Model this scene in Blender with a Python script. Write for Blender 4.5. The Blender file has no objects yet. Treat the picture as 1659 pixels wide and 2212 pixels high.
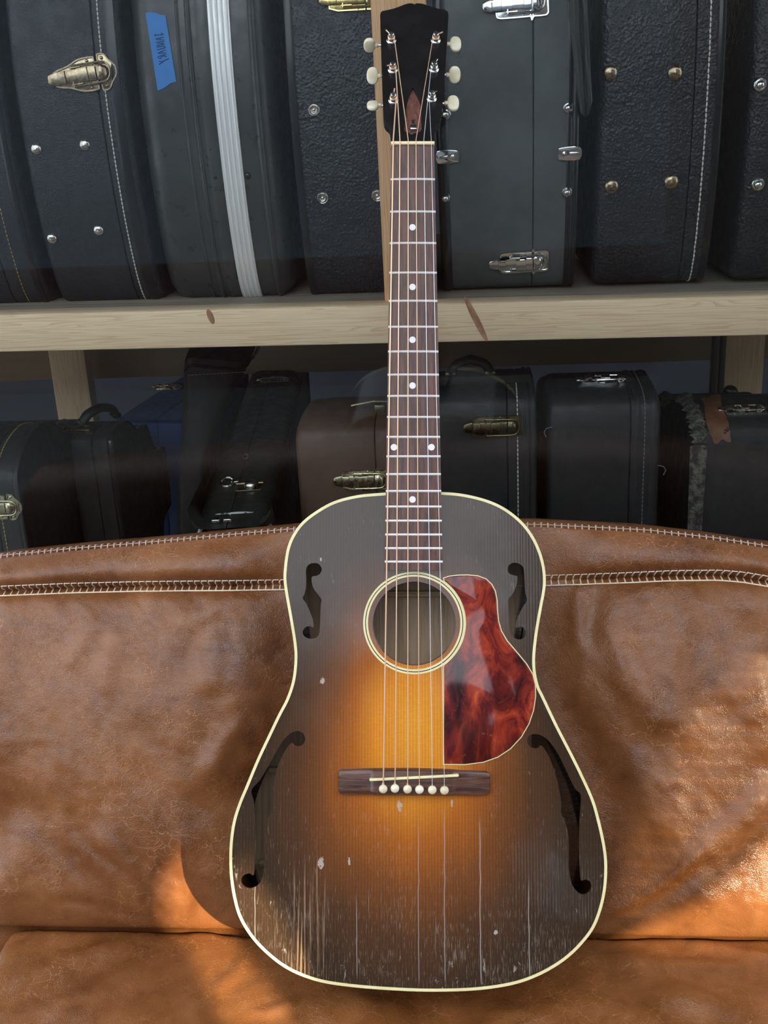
import bpy, math, random
import numpy as np
from mathutils import Vector, Matrix

random.seed(4)
rng = np.random.RandomState(4)
S = bpy.context.scene
COL = S.collection

# ---------------------------------------------------------------- camera
FPX, CX, CY = 2400.0, 829.5, 1106.0            # focal length in pixels of the 1659 x 2212 frame
PSI, PITCH, ROLL = math.radians(5.5), math.radians(20), math.radians(2.95)
Fw = np.array([-math.sin(PSI) * math.cos(PITCH), math.cos(PSI) * math.cos(PITCH), -math.sin(PITCH)])
_R0 = np.array([math.cos(PSI), math.sin(PSI), 0.0])
_U0 = np.cross(_R0, Fw)
Rt = math.cos(ROLL) * _R0 - math.sin(ROLL) * _U0
Up = math.sin(ROLL) * _R0 + math.cos(ROLL) * _U0
EYE = np.array([0.0, 0.0, 1.28])
cam_d = bpy.data.cameras.new('camera')
cam_d.sensor_fit = 'VERTICAL'; cam_d.sensor_height = 36.0
cam_d.lens = 36.0 * FPX / 2212.0
cam_d.clip_start = 0.02
cam = bpy.data.objects.new('camera', cam_d); COL.objects.link(cam)
cam.matrix_world = Matrix(((Rt[0], Up[0], -Fw[0], EYE[0]), (Rt[1], Up[1], -Fw[1], EYE[1]), (Rt[2], Up[2], -Fw[2], EYE[2]), (0, 0, 0, 1)))
S.camera = cam

# ---------------------------------------------------------------- sky, sun, exposure
W = bpy.data.worlds.new('sky'); S.world = W; W.use_nodes = True
wn = W.node_tree.nodes; wl = W.node_tree.links
bg = wn['Background']
tc = wn.new('ShaderNodeTexCoord'); sep = wn.new('ShaderNodeSeparateXYZ'); cr = wn.new('ShaderNodeValToRGB')
wl.new(tc.outputs['Generated'], sep.inputs[0]); wl.new(sep.outputs['Z'], cr.inputs[0]); wl.new(cr.outputs[0], bg.inputs[0])
cr.color_ramp.elements[0].position = 0.0; cr.color_ramp.elements[0].color = (0.78, 0.86, 0.98, 1)
cr.color_ramp.elements[1].position = 0.8; cr.color_ramp.elements[1].color = (0.88, 0.93, 1.0, 1)
bg.inputs[1].default_value = 2.95

SUN_DIR = -0.50 * Rt + 0.86 * Fw - 0.055 * Up        # from the photographer's right shoulder, low in the sky
SUN_DIR = SUN_DIR / np.linalg.norm(SUN_DIR)
sun_d = bpy.data.lights.new('sun', 'SUN'); sun_d.energy = 13.0; sun_d.color = (1.0, 0.85, 0.60); sun_d.angle = math.radians(0.5)
sun = bpy.data.objects.new('sun', sun_d); COL.objects.link(sun)
sun.rotation_euler = Vector(SUN_DIR).to_track_quat('-Z', 'Y').to_euler()
sun.location = (2, -4, 3)

S.view_settings.view_transform = 'Standard'
S.view_settings.look = 'None'
S.view_settings.gamma = 1.0
S.view_settings.use_curve_mapping = False
S.view_settings.exposure = 0.12

# ---------------------------------------------------------------- measuring helpers
def ray(x, y): return Fw + (x - CX) / FPX * Rt - (y - CY) / FPX * Up
def on_y(x, y, Y): r = ray(x, y); return EYE + r * (Y - EYE[1]) / r[1]
def on_z(x, y, Z): r = ray(x, y); return EYE + r * (Z - EYE[2]) / r[2]
def on_p(x, y, P, n): r = ray(x, y); return EYE + r * (np.dot(P - EYE, n) / np.dot(r, n))
def lerp(a, b, t): return a + (b - a) * t
def sstep(a, b, x):
    t = np.clip((x - a) / (b - a), 0, 1); return t * t * (3 - 2 * t)

def catmull(pts, k=6, closed=True):
    P = np.array(pts, float); n = len(P); out = []
    for i in range(n if closed else n - 1):
        p0 = P[(i - 1) % n] if closed or i > 0 else P[0]
        p1, p2 = P[i], P[(i + 1) % n]
        p3 = P[(i + 2) % n] if closed or i + 2 < n else P[-1]
        for j in range(k):
            t = j / k
            out.append(0.5 * (2 * p1 + (p2 - p0) * t + (2 * p0 - 5 * p1 + 4 * p2 - p3) * t * t + (3 * p1 - p0 - 3 * p2 + p3) * t ** 3))
    if not closed: out.append(P[-1])
    return np.array(out)
def area2(P): P = np.array(P); x, y = P[:, 0], P[:, 1]; return 0.5 * np.sum(x * np.roll(y, -1) - np.roll(x, -1) * y)
def ccw(P): P = np.array(P, float); return P if area2(P) > 0 else P[::-1].copy()
def offset(P, d):                                   # ccw outline; d > 0 goes inward
    P = np.array(P); a = np.roll(P, 1, 0); b = np.roll(P, -1, 0)
    e1 = P - a; e2 = b - P
    e1 /= np.linalg.norm(e1, axis=1)[:, None] + 1e-12; e2 /= np.linalg.norm(e2, axis=1)[:, None] + 1e-12
    n1 = np.stack([-e1[:, 1], e1[:, 0]], 1); n2 = np.stack([-e2[:, 1], e2[:, 0]], 1)
    m = n1 + n2; m /= np.linalg.norm(m, axis=1)[:, None] + 1e-12
    c = np.clip(np.sum(m * n1, 1), 0.5, 1)
    return P + m * (d / c)[:, None]

# ---------------------------------------------------------------- mesh building
class MB:
    def __init__(s): s.v = []; s.f = []; s.m = []
    def add(s, vs, fs, mi=0, M=None):
        k = len(s.v)
        for p in vs:
            if M is not None: p = M @ Vector((float(p[0]), float(p[1]), float(p[2])))
            s.v.append((float(p[0]), float(p[1]), float(p[2])))
        for f in fs: s.f.append(tuple(i + k for i in f)); s.m.append(mi)
        return s
    def box(s, c, d, M=None, mi=0, bev=0.0):
        x, y, z = [q / 2 for q in d]
        if bev <= 0:
            vs = [(c[0] + a * x, c[1] + b * y, c[2] + e * z) for a in (-1, 1) for b in (-1, 1) for e in (-1, 1)]
            return s.add(vs, [(0, 1, 3, 2), (4, 6, 7, 5), (0, 4, 5, 1), (2, 3, 7, 6), (0, 2, 6, 4), (1, 5, 7, 3)], mi, M)
        b = min(bev, x * .98, y * .98, z * .98)
        o = np.array([(-x, -y), (x, -y), (x, y), (-x, y)])
        P = []
        for (px, py), (a0) in zip([(x - b, y - b), (-x + b, y - b), (-x + b, -y + b), (x - b, -y + b)], (0, 90, 180, 270)):
            for q in (0, 45, 90):
                t = math.radians(a0 + q); P.append((px + b * math.cos(t), py + b * math.sin(t)))
        M2 = Matrix.Translation(c); M2 = M @ M2 if M is not None else M2
        return s.prism(P, -z, z, b, b, M2, mi)
    def prism(s, P, z0, z1, bt=0.0, bb=0.0, M=None, mi=0, caps=True):
        P = ccw(P); n = len(P); L = []
        if bb > 0: L += [(z0, bb), (z0 + bb * .3, bb * .3), (z0 + bb, 0)]
        else: L += [(z0, 0)]
        if bt > 0: L += [(z1 - bt, 0), (z1 - bt * .3, bt * .3), (z1, bt)]
        else: L += [(z1, 0)]
        vs = []
        for z, i in L:
            Q = offset(P, i) if i else P
            vs += [(q[0], q[1], z) for q in Q]
        fs = [(k * n + i, k * n + (i + 1) % n, (k + 1) * n + (i + 1) % n, (k + 1) * n + i) for k in range(len(L) - 1) for i in range(n)]
        if caps: fs += [tuple(range(n - 1, -1, -1)), tuple((len(L) - 1) * n + i for i in range(n))]
        return s.add(vs, fs, mi, M)
    def ring(s, Po, Pi, z0, z1, M=None, mi=0):          # outlines with equal counts
        n = len(Po)
        vs = [(p[0], p[1], z0) for p in Po] + [(p[0], p[1], z1) for p in Po] + [(p[0], p[1], z1) for p in Pi] + [(p[0], p[1], z0) for p in Pi]
        fs = []
        for k in range(4):
            for i in range(n):
                j = (i + 1) % n; a = k * n; b = ((k + 1) % 4) * n
                fs.append((a + i, a + j, b + j, b + i))
        return s.add(vs, fs, mi, M)
    def lathe(s, prof, n=20, M=None, mi=0):              # profile (r, z) about local z
        vs = []; fs = []
        for r, z in prof:
            for i in range(n):
                t = 2 * math.pi * i / n; vs.append((r * math.cos(t), r * math.sin(t), z))
        for k in range(len(prof) - 1):
            for i in range(n):
                j = (i + 1) % n; fs.append((k * n + i, k * n + j, (k + 1) * n + j, (k + 1) * n + i))
        fs.append(tuple(range(n - 1, -1, -1))); fs.append(tuple((len(prof) - 1) * n + i for i in range(n)))
        return s.add(vs, fs, mi, M)
    def tube(s, pts, r, n=8, closed=False, M=None, mi=0, flat=1.0):
        P = [Vector([float(c) for c in p]) for p in pts]; m = len(P); vs = []; fs = []
        rs = r if hasattr(r, '__len__') else [r] * m
        up = None
        for i in range(m):
            a = P[(i - 1) % m] if closed or i > 0 else P[i]
            b = P[(i + 1) % m] if closed or i < m - 1 else P[i]
            t = (b - a)
            if t.length < 1e-9: t = Vector((0, 0, 1))
            t.normalize()
            if up is None:
                up = Vector((0, 0, 1)) if abs(t.z) < .9 else Vector((1, 0, 0))
            w = up - t * up.dot(t)
            if w.length < 1e-6: w = Vector((1, 0, 0)) - t * t.x
            w.normalize(); up = w; q = t.cross(w)
            for k in range(n):
                g = 2 * math.pi * k / n
                vs.append(P[i] + (q * math.cos(g) + w * math.sin(g) * flat) * rs[i])
        for i in range(m if closed else m - 1):
            for k in range(n):
                a = i * n; b = ((i + 1) % m) * n; k2 = (k + 1) % n
                fs.append((a + k, a + k2, b + k2, b + k))
        if not closed: fs += [tuple(range(n - 1, -1, -1)), tuple((m - 1) * n + k for k in range(n))]
        return s.add(vs, fs, mi, M)
    def grid(s, G, mi=0, flip=False):                    # G[i][j] points
        a = len(G); b = len(G[0]); vs = [p for r in G for p in r]
        fs = []
        for i in range(a - 1):
            for j in range(b - 1):
                f = (i * b + j, i * b + j + 1, (i + 1) * b + j + 1, (i + 1) * b + j)
                fs.append(f[::-1] if flip else f)
        return s.add(vs, fs, mi)
    def loft(s, secs, closed_sec=True, caps=True, mi=0, M=None):
        n = len(secs[0]); vs = [p for q in secs for p in q]; fs = []
        for k in range(len(secs) - 1):
            for i in range(n if closed_sec else n - 1):
                j = (i + 1) % n; fs.append((k * n + i, k * n + j, (k + 1) * n + j, (k + 1) * n + i))
        if caps: fs += [tuple(range(n - 1, -1, -1)), tuple((len(secs) - 1) * n + i for i in range(n))]
        return s.add(vs, fs, mi, M)
    def build(s, name, mat, parent=None, smooth=35, M=None):
        me = bpy.data.meshes.new(name); me.from_pydata(s.v, [], s.f)
        mats = mat if isinstance(mat, (list, tuple)) else [mat]
        for m in mats: me.materials.append(m)
        if len(mats) > 1: me.polygons.foreach_set('material_index', s.m)
        me.update()
        import bmesh
        bm = bmesh.new(); bm.from_mesh(me); bmesh.ops.recalc_face_normals(bm, faces=bm.faces); bm.to_mesh(me); bm.free()
        if smooth:
            me.polygons.foreach_set('use_smooth', [True] * len(me.polygons))
            me.set_sharp_from_angle(angle=math.radians(smooth))
        o = bpy.data.objects.new(name, me); COL.objects.link(o)
        if parent is not None: o.parent = parent
        if M is not None: o.matrix_local = M
        return o

def filled(name, loops, z0, z1, mat, parent=None):       # flat board with holes, from z0 to z1
    cu = bpy.data.curves.new(name, 'CURVE'); cu.dimensions = '2D'; cu.fill_mode = 'BOTH'; cu.extrude = (z1 - z0) / 2
    for L in loops:
        sp = cu.splines.new('POLY'); sp.points.add(len(L) - 1)
        for i, p in enumerate(L): sp.points[i].co = (p[0], p[1], 0, 1)
        sp.use_cyclic_u = True
    t = bpy.data.objects.new(name, cu); COL.objects.link(t)
    dg = bpy.context.evaluated_depsgraph_get()
    me = bpy.data.meshes.new_from_object(t.evaluated_get(dg)); bpy.data.objects.remove(t); bpy.data.curves.remove(cu)
    me.transform(Matrix.Translation((0, 0, (z0 + z1) / 2))); me.name = name
    me.materials.clear()
    for m in (mat if isinstance(mat, (list, tuple)) else [mat]): me.materials.append(m)
    me.polygons.foreach_set('material_index', [0] * len(me.polygons))
    me.polygons.foreach_set('use_smooth', [True] * len(me.polygons)); me.set_sharp_from_angle(angle=math.radians(30))
    o = bpy.data.objects.new(name, me); COL.objects.link(o)
    if parent is not None: o.parent = parent
    return o

def tag(o, label, cat, group=None):
    o['label'] = label; o['category'] = cat
    if group: o['group'] = group
    return o
def empty(name, loc, label=None, cat=None, group=None, M=None):
    o = bpy.data.objects.new(name, None); COL.objects.link(o); o.empty_display_size = .05
    if M is not None: o.matrix_world = M
    else: o.location = loc
    if label: tag(o, label, cat, group)
    return o
def struct(o): o['kind'] = 'structure'; return o
def frame(o, x, y, z): return Matrix(((x[0], y[0], z[0], o[0]), (x[1], y[1], z[1], o[1]), (x[2], y[2], z[2], o[2]), (0, 0, 0, 1)))

# ---------------------------------------------------------------- materials
class NT:
    def __init__(s, name):
        s.mat = bpy.data.materials.new(name); s.mat.use_nodes = True
        s.t = s.mat.node_tree; s.b = s.t.nodes['Principled BSDF']; s.out = s.t.nodes['Material Output']
    def put(s, sock, v):
        if isinstance(v, bpy.types.NodeSocket): s.t.links.new(v, sock)
        elif v is not None:
            if hasattr(sock.default_value, '__len__') and not hasattr(v, '__len__'): v = (v, v, v, 1)[:len(sock.default_value)]
            if hasattr(v, '__len__') and len(v) == 3 and len(sock.default_value) == 4: v = (*v, 1)
            sock.default_value = v
    def n(s, kind, ins=None, out=0, **props):
        q = s.t.nodes.new('ShaderNode' + kind)
        for k, v in props.items(): setattr(q, k, v)
        for k, v in (ins or {}).items(): s.put(q.inputs[k], v)
        return q.outputs[out]
    def co(s, scale=(1, 1, 1), which='Object', loc=(0, 0, 0), rot=(0, 0, 0)):
        c = s.n('TexCoord', out=which)
        return s.n('Mapping', {'Vector': c, 'Scale': scale, 'Location': loc, 'Rotation': rot})
    def noise(s, vec, scale, detail=4, rough=.55, dist=0.0): return s.n('TexNoise', {'Vector': vec, 'Scale': scale, 'Detail': detail, 'Roughness': rough, 'Distortion': dist})
    def math(s, op, a, b=0.0, c=None, clamp=False):
        q = s.t.nodes.new('ShaderNodeMath'); q.operation = op; q.use_clamp = clamp
        s.put(q.inputs[0], a); s.put(q.inputs[1], b)
        if c is not None: s.put(q.inputs[2], c)
        return q.outputs[0]
    def rng(s, v, a, b, lo=0.0, hi=1.0): return s.n('MapRange', {0: v, 1: a, 2: b, 3: lo, 4: hi}, interpolation_type='SMOOTHSTEP')
    def mix(s, f, a, b, mode='MIX'):
        q = s.t.nodes.new('ShaderNodeMix'); q.data_type = 'RGBA'; q.blend_type = mode
        s.put(q.inputs[0], f); s.put(q.inputs[6], a); s.put(q.inputs[7], b); return q.outputs[2]
    def ramp(s, f, stops):
        q = s.t.nodes.new('ShaderNodeValToRGB'); s.put(q.inputs[0], f); e = q.color_ramp.elements
        while len(e) < len(stops): e.new(.5)
        for el, (p, c) in zip(e, stops): el.position = p; el.color = (*c, 1)
        return q.outputs[0]
    def bump(s, h, strength=.3, dist=.001): 
        q = s.n('Bump', {'Height': h, 'Strength': strength, 'Distance': dist}); s.put(s.b.inputs['Normal'], q); return q
    def set(s, **k):
        for a, v in k.items(): s.put(s.b.inputs[a.replace('_', ' ')], v)
        return s
    def vary(s, v): # grey value -> colour
        return s.n('CombineColor', {0: v, 1: v, 2: v})

def plain(name, col, rough=.5, metal=0.0, spec=.5, coat=0.0):
    m = NT(name); m.set(Base_Color=col, Roughness=rough, Metallic=metal); m.b.inputs['Specular IOR Level'].default_value = spec
    if coat: m.b.inputs['Coat Weight'].default_value = coat; m.b.inputs['Coat Roughness'].default_value = .08
    return m

MAT = {}
def metal(key, col, rough=.25):
    m = NT(key); v = m.co(); nz = m.noise(v, 220, 3); big = m.noise(v, 40, 2)
    m.set(Base_Color=m.mix(m.rng(big, .35, .7), col, tuple(c * .8 for c in col)), Metallic=1.0, Roughness=m.rng(nz, .3, .75, rough * .7, rough * 1.5))
    MAT[key] = m.mat
metal('nickel', (.72, .70, .66), .22); metal('chrome', (.82, .83, .82), .12); metal('brass', (.62, .50, .28), .25)
metal('old_brass', (.46, .37, .24), .26); metal('steel', (.80, .80, .78), .2)
MAT['bronze_wire'] = plain('bronze_wire', (.86, .60, .40), .42, .55).mat
MAT['fret_wire'] = plain('fret_wire', (.86, .86, .84), .38, .45).mat
MAT['plain_wire'] = plain('plain_wire', (.82, .84, .86), .35, .5).mat
metal('gold', (.80, .62, .25), .18); metal('dark_brass', (.20, .17, .10), .35); metal('pale_brass', (.66, .62, .42), .3)

def wear_lines(m, vec, scale, thr):
    a = m.n('TexVoronoi', {'Vector': vec, 'Scale': scale}, feature='DISTANCE_TO_EDGE', out=0)
    return m.rng(a, thr, 0.0)

def tolex(key, col, grain=420, strength=.35, rough=.5, pebble=False, wearcol=None, weart=.02):
    m = NT(key); v = m.co()
    big = m.noise(v, 9, 4); mid = m.noise(v, 60, 3)
    c = m.mix(m.rng(big, .3, .7), tuple(q * .8 for q in col), tuple(q * 1.25 for q in col))
    if wearcol:
        sc = m.noise(m.co((1, 1, .35)), 55, 6, .7, 1.2)
        c = m.mix(m.rng(sc, .68, .76, 0, .6), c, wearcol)
    m.set(Base_Color=c, Roughness=m.rng(mid, .3, .7, rough - .08, rough + .12))
    if pebble:
        h = m.n('TexVoronoi', {'Vector': m.n('MixRGB', {0: .25, 1: v, 2: m.n('TexNoise', {'Vector': v, 'Scale': 60}, out=1)}) if False else v, 'Scale': grain, 'Randomness': 1.0}, feature='SMOOTH_F1')
        h = m.math('ADD', h, m.math('MULTIPLY', m.noise(v, grain * .35, 3), 1.4))
    else:
        h = m.noise(v, grain, 2)
    m.bump(h, strength, .0028 if pebble else .0012)
    MAT[key] = m.mat
tolex('pebbled_black', (.020, .023, .028), 330, .55, .42, True)
tolex('fine_black', (.018, .022, .026), 600, .3, .48, True, (.16, .17, .17))
tolex('smooth_black', (.045, .048, .047), 90, .08, .34)
tolex('charcoal', (.085, .095, .097), 700, .22, .55)
tolex('soft_black', (.009, .0095, .010), 300, .3, .7)
tolex('dull_black', (.016, .018, .020), 380, .3, .52, False, (.10, .10, .09))
tolex('green_black', (.020, .026, .025), 480, .3, .5, False, (.13, .14, .13))
tolex('worn_brown', (.095, .058, .038), 300, .35, .55, False, (.05, .033, .024))
tolex('worn_black', (.020, .021, .022), 260, .4, .62, False, (.15, .13, .10))
tolex('blue_vinyl', (.024, .085, .27), 350, .25, .45)
MAT['black_trim'] = plain('black_trim', (.010, .011, .012), .25).mat
MAT['black_rubber'] = plain('black_rubber', (.012, .012, .013), .5).mat
MAT['dark_gap'] = plain('dark_gap', (.004, .004, .004), .8).mat

m = NT('aluminium_strip'); v = m.co((1, 1, .03)); m.set(Base_Color=(.83, .84, .83), Metallic=.35, Roughness=m.rng(m.noise(v, 300, 3), .3, .7, .3, .5)); MAT['aluminium'] = m.mat
m = NT('cream_plastic'); v = m.co(); m.set(Base_Color=m.mix(m.rng(m.noise(v, 35, 4), .3, .7), (.82, .76, .42), (.74, .66, .33)), Roughness=.32); MAT['cream'] = m.mat
m = NT('button_ivory'); v = m.co(); m.set(Base_Color=m.mix(m.rng(m.noise(v, 90, 3), .3, .7), (.80, .76, .58), (.66, .60, .40)), Roughness=.3, Subsurface_Weight=.15); m.b.inputs['Subsurface Radius'].default_value = (.004, .003, .002); MAT['ivory'] = m.mat
m = NT('nut_bone'); MAT['bone'] = m.set(Base_Color=(.86, .74, .46), Roughness=.4).mat
m = NT('pearl'); v = m.co(); m.set(Base_Color=m.mix(m.noise(v, 300, 3), (.72, .76, .74), (.86, .84, .86)), Roughness=.25); MAT['pearl'] = m.mat
m = NT('thread'); v = m.co(); m.set(Base_Color=m.mix(m.noise(v, 400, 3), (.82, .72, .55), (.62, .50, .36)), Roughness=.75); MAT['thread'] = m.mat
MAT['thread_white'] = plain('thread_white', (.70, .69, .62), .8).mat
MAT['thread_pink'] = plain('thread_pink', (.50, .37, .30), .8).mat
MAT['thread_gold'] = plain('thread_gold', (.42, .34, .12), .8).mat
MAT['thread_grey'] = plain('thread_grey', (.16, .17, .17), .8).mat
MAT['white_edge'] = None
m = NT('worn_white_edge'); v = m.co(); m.set(Base_Color=m.mix(m.rng(m.noise(v, 70, 5, .65), .40, .47), (.05, .05, .05), (.62, .63, .60)), Roughness=.5); MAT['white_edge'] = m.mat

# spruce top with a sunburst lacquer (object coordinates = metres on the guitar, y along the neck)
def make_burst():
    m = NT('sunburst_spruce')
    c = m.n('TexCoord', out='Object'); sp = m.t.nodes.new('ShaderNodeSeparateXYZ'); m.t.links.new(c, sp.inputs[0]); X, Y = sp.outputs[0], sp.outputs[1]
    wob = m.noise(m.co((30, 6, 1)), 1.0, 4)
    dx = m.math('ADD', X, .003)
    dy = m.math('SUBTRACT', Y, .262)
    dyp = m.math('DIVIDE', m.math('MAXIMUM', dy, 0.0), .185)
    dyn = m.math('DIVIDE', m.math('MINIMUM', dy, 0.0), .268)
    ax = m.math('DIVIDE', dx, m.rng(Y, .05, .36, .180, .124))
    d = m.math('SQRT', m.math('ADD', m.math('MULTIPLY', ax, ax), m.math('ADD', m.math('MULTIPLY', dyp, dyp), m.math('MULTIPLY', dyn, dyn))))
    d = m.math('ADD', d, m.math('MULTIPLY', m.math('SUBTRACT', wob, .5), .16))
    col = m.ramp(d, [(0.0, (.74, .32, .030)), (.24, (.66, .245, .020)), (.44, (.36, .105, .013)), (.62, (.170, .056, .014)), (.80, (.078, .033, .013)), (1.0, (.040, .022, .011))])
    # grain: dark winter lines across the width, faint cross silk
    g1 = m.n('TexWave', {'Vector': m.co((1, .004, 1)), 'Scale': 105.0, 'Distortion': 2.2, 'Detail': 2.0, 'Detail Scale': 2.0, 'Detail Roughness': .6}, bands_direction='X', wave_profile='SIN', out=1)
    gn = m.noise(m.co((900, 9, 1)), 1.0, 3)
    silk = m.noise(m.co((160, 500, 1)), 1.0, 3)
    grain = m.math('ADD', m.math('MULTIPLY', g1, .6), m.math('MULTIPLY', gn, .6))
    col = m.mix(m.rng(grain, .35, .85, .30, 0), col, m.mix(1.0, col, (.50, .40, .32), 'MULTIPLY'))
    col = m.mix(m.rng(silk, .4, .72, 0, .35), col, m.mix(1.0, col, (1.3, 1.25, 1.2), 'MULTIPLY'))
    # wear: pale streaks along the grain where the lacquer has gone, mostly low on the body
    st = m.noise(m.co((520, 7, 1), loc=(3, 1, 0)), 1.0, 5, .6)
    st2 = m.noise(m.co((60, 14, 1), loc=(9, 1, 0)), 1.0, 4, .6)
    low = m.rng(Y, .30, .03)
    band = m.math('MULTIPLY', m.rng(X, -.150, -.112), m.rng(X, -.075, -.100))
    ed = m.rng(m.math('ABSOLUTE', X), .02, .15)
    amt = m.math('ADD', m.math('MULTIPLY', low, m.math('MULTIPLY', st2, .17)), m.math('MULTIPLY', band, m.rng(Y, .23, .10, 0, .13)))
    wear = m.rng(m.math('ADD', st, amt), .72, .90, 0, .75)
    col = m.mix(m.math('MULTIPLY', wear, m.rng(Y, .33, .24, .35, 1)), col, m.mix(band, (.34, .29, .25), (.42, .25, .13)))
    # scuffs near the lower rim and everywhere a few dots
    sc = m.noise(m.co((150, 60, 1), loc=(2, 5, 0)), 1.0, 6, .72, .6)
    rim = m.math('MAXIMUM', m.rng(Y, .075, .012), m.math('MULTIPLY', m.rng(m.math('ABSOLUTE', X), .13, .18), m.rng(Y, .30, .10)))
    scuff = m.rng(m.math('ADD', sc, m.math('MULTIPLY', rim, .075)), .665, .76, 0, .65)
    col = m.mix(scuff, col, (.40, .33, .29))
    sp_ = m.noise(m.co((1300, 75, 1), loc=(1, 7, 0)), 1.0, 3, .6); zone = m.noise(m.co((22, 16, 1), loc=(4, 2, 0)), 1.0, 3)
    spk = m.rng(m.math('ADD', sp_, m.math('ADD', m.math('MULTIPLY', m.rng(zone, .45, .7), .08), m.math('MULTIPLY', m.rng(Y, .24, .02), .085))), .645, .80, 0, .55)
    col = m.mix(spk, col, m.mix(1.0, m.mix(.5, col, (.40, .34, .29)), (1.15, 1.1, 1.05), 'MULTIPLY'))
    # long glued cracks
    for (x0, ya, yb, w) in ((.0275, .185, .005, .0007), (.0625, .175, .005, .0009), (.110, .115, .010, .0008), (.002, .170, .004, .0006), (-.0585, .100, .010, .0006), (-.158, .155, .040, .0005)):
        ln = m.math('MULTIPLY', m.rng(m.math('ABSOLUTE', m.math('SUBTRACT', m.math('ADD', X, m.math('MULTIPLY', m.math('SUBTRACT', m.noise(m.co((1, 20, 1)), 1, 2), .5), .004)), x0)), w * .9, w * .2), m.math('MULTIPLY', m.rng(Y, ya, ya - .03), m.rng(Y, yb, yb + .01)))
        col = m.mix(m.math('MULTIPLY', ln, .6), col, (.40, .37, .34))
    for (x0, y0, rx, ry) in ((-.093, .300, .0022, .0035), (-.0165, .1775, .0025, .0055), (-.0935, .1225, .003, .006), (-.066, .124, .0012, .004), (.0775, .056, .002, .003), (-.095, .42, .001, .002), (.035, .18, .001, .004)):
        ex = m.math('DIVIDE', m.math('SUBTRACT', X, x0), rx); ey = m.math('DIVIDE', m.math('SUBTRACT', Y, y0), ry)
        dd = m.math('ADD', m.math('ADD', m.math('MULTIPLY', ex, ex), m.math('MULTIPLY', ey, ey)), m.math('MULTIPLY', m.math('SUBTRACT', m.noise(m.co((420, 300, 1)), 1, 4, .7), .5), 5.0))
        col = m.mix(m.rng(dd, 1.0, .6, 0, .8), col, (.46, .40, .34))
    m.set(Base_Color=col, Roughness=m.math('ADD', m.rng(m.noise(m.co((14, 10, 1)), 1, 4), .35, .7, .07, .20), m.math('MULTIPLY', wear, .2)))
    m.b.inputs['Specular IOR Level'].default_value = .42
    h = m.math('ADD', m.math('MULTIPLY', grain, .22), m.math('MULTIPLY', m.noise(m.co((9, 5, 1)), 1, 2), 9.0))
    m.bump(h, .18, .0006)
    MAT['burst'] = m.mat
make_burst()

def wood(key, c1, c2, sx, sy, axis_scale, rough=.4, coat=0.0, knots=None, bump=.15):
    m = NT(key); v = m.co(axis_scale)
    g = m.noise(v, sx, 6, .62, .5); f = m.noise(v, sy, 4, .6)
    c = m.mix(m.rng(g, .32, .68), c1, c2)
    c = m.mix(m.rng(f, .45, .75, 0, .6), c, m.mix(1.0, c, (.45, .42, .40), 'MULTIPLY'))
    m.set(Base_Color=c, Roughness=rough); m.bump(f, bump, .0006)
    if coat: m.b.inputs['Coat Weight'].default_value = coat
    MAT[key] = m.mat
wood('rosewood', (.040, .016, .012), (.140, .054, .036), 1.0, 3.0, (330, 26, 60), .38)
wood('bridge_rosewood', (.040, .018, .013), (.135, .062, .042), 1.0, 3.0, (26, 400, 60), .26)
wood('interior_wood', (.55, .38, .23), (.68, .50, .33), 1.0, 3.0, (140, 5, 30), .65)
wood('brace_spruce', (.55, .40, .22), (.66, .50, .30), 1.0, 3.0, (20, 200, 30), .65)
wood('neck_mahogany', (.07, .026, .013), (.14, .055, .024), 1.0, 3.0, (200, 6, 60), .3, .4)
wood('side_mahogany', (.028, .013, .009), (.060, .025, .014), 1.0, 3.0, (8, 8, 200), .25, .5)
wood('cavity_wood', (.10, .030, .018), (.22, .085, .055), 1.0, 3.0, (200, 80, 60), .6)
m = NT('headstock_black'); v = m.co(); m.set(Base_Color=m.mix(m.rng(m.noise(v, 60, 6, .7), .66, .78), (.011, .010, .010), (.05, .045, .04)), Roughness=m.rng(m.noise(v, 25, 3), .3, .7, .2, .34)); MAT['headstock'] = m.mat

def make_pine(key, ax, warm=0.0):
    m = NT(key); s = [1, 1, 1]
    sc = [58.0, 58.0, 58.0]; sc[ax] = 1.6
    c = m.n('TexCoord', out='Object')
    kn = m.noise(m.co((7, 7, 7)), 1, 2)
    v = m.n('Mapping', {'Vector': c, 'Scale': sc})
    w = m.noise(v, 1.6, 2, .5, .4)
    ring = m.math('FRACT', m.math('MULTIPLY', w, 11.0))
    fine = m.noise(v, 9, 4)
    a, b = ((.90, .72, .48), (.68, .45, .24)) if not warm else ((.86, .53, .28), (.62, .30, .12))
    col = m.mix(m.math('MULTIPLY', m.rng(ring, .45, .98), .55), a, b)
    col = m.mix(m.rng(fine, .4, .75, 0, .35), col, m.mix(1.0, col, (.78, .72, .64), 'MULTIPLY'))
    m.set(Base_Color=col, Roughness=.55); m.bump(fine, .12, .0008)
    MAT[key] = m.mat
make_pine('pine_x', 0); make_pine('pine_z', 2); make_pine('pine_warm_z', 2, 1.0)
wood('shaded_plywood', (.22, .19, .15), (.33, .29, .23), 1.0, 3.0, (4, 90, 60), .75)  # grey-brown board, the shade on the shelf top put into its colour
m = NT('pine_knot'); v = m.co((60, 60, 60)); m.set(Base_Color=m.mix(m.rng(m.noise(v, 1, 3), .3, .7), (.30, .14, .08), (.52, .30, .18)), Roughness=.6); MAT['knot'] = m.mat

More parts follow.
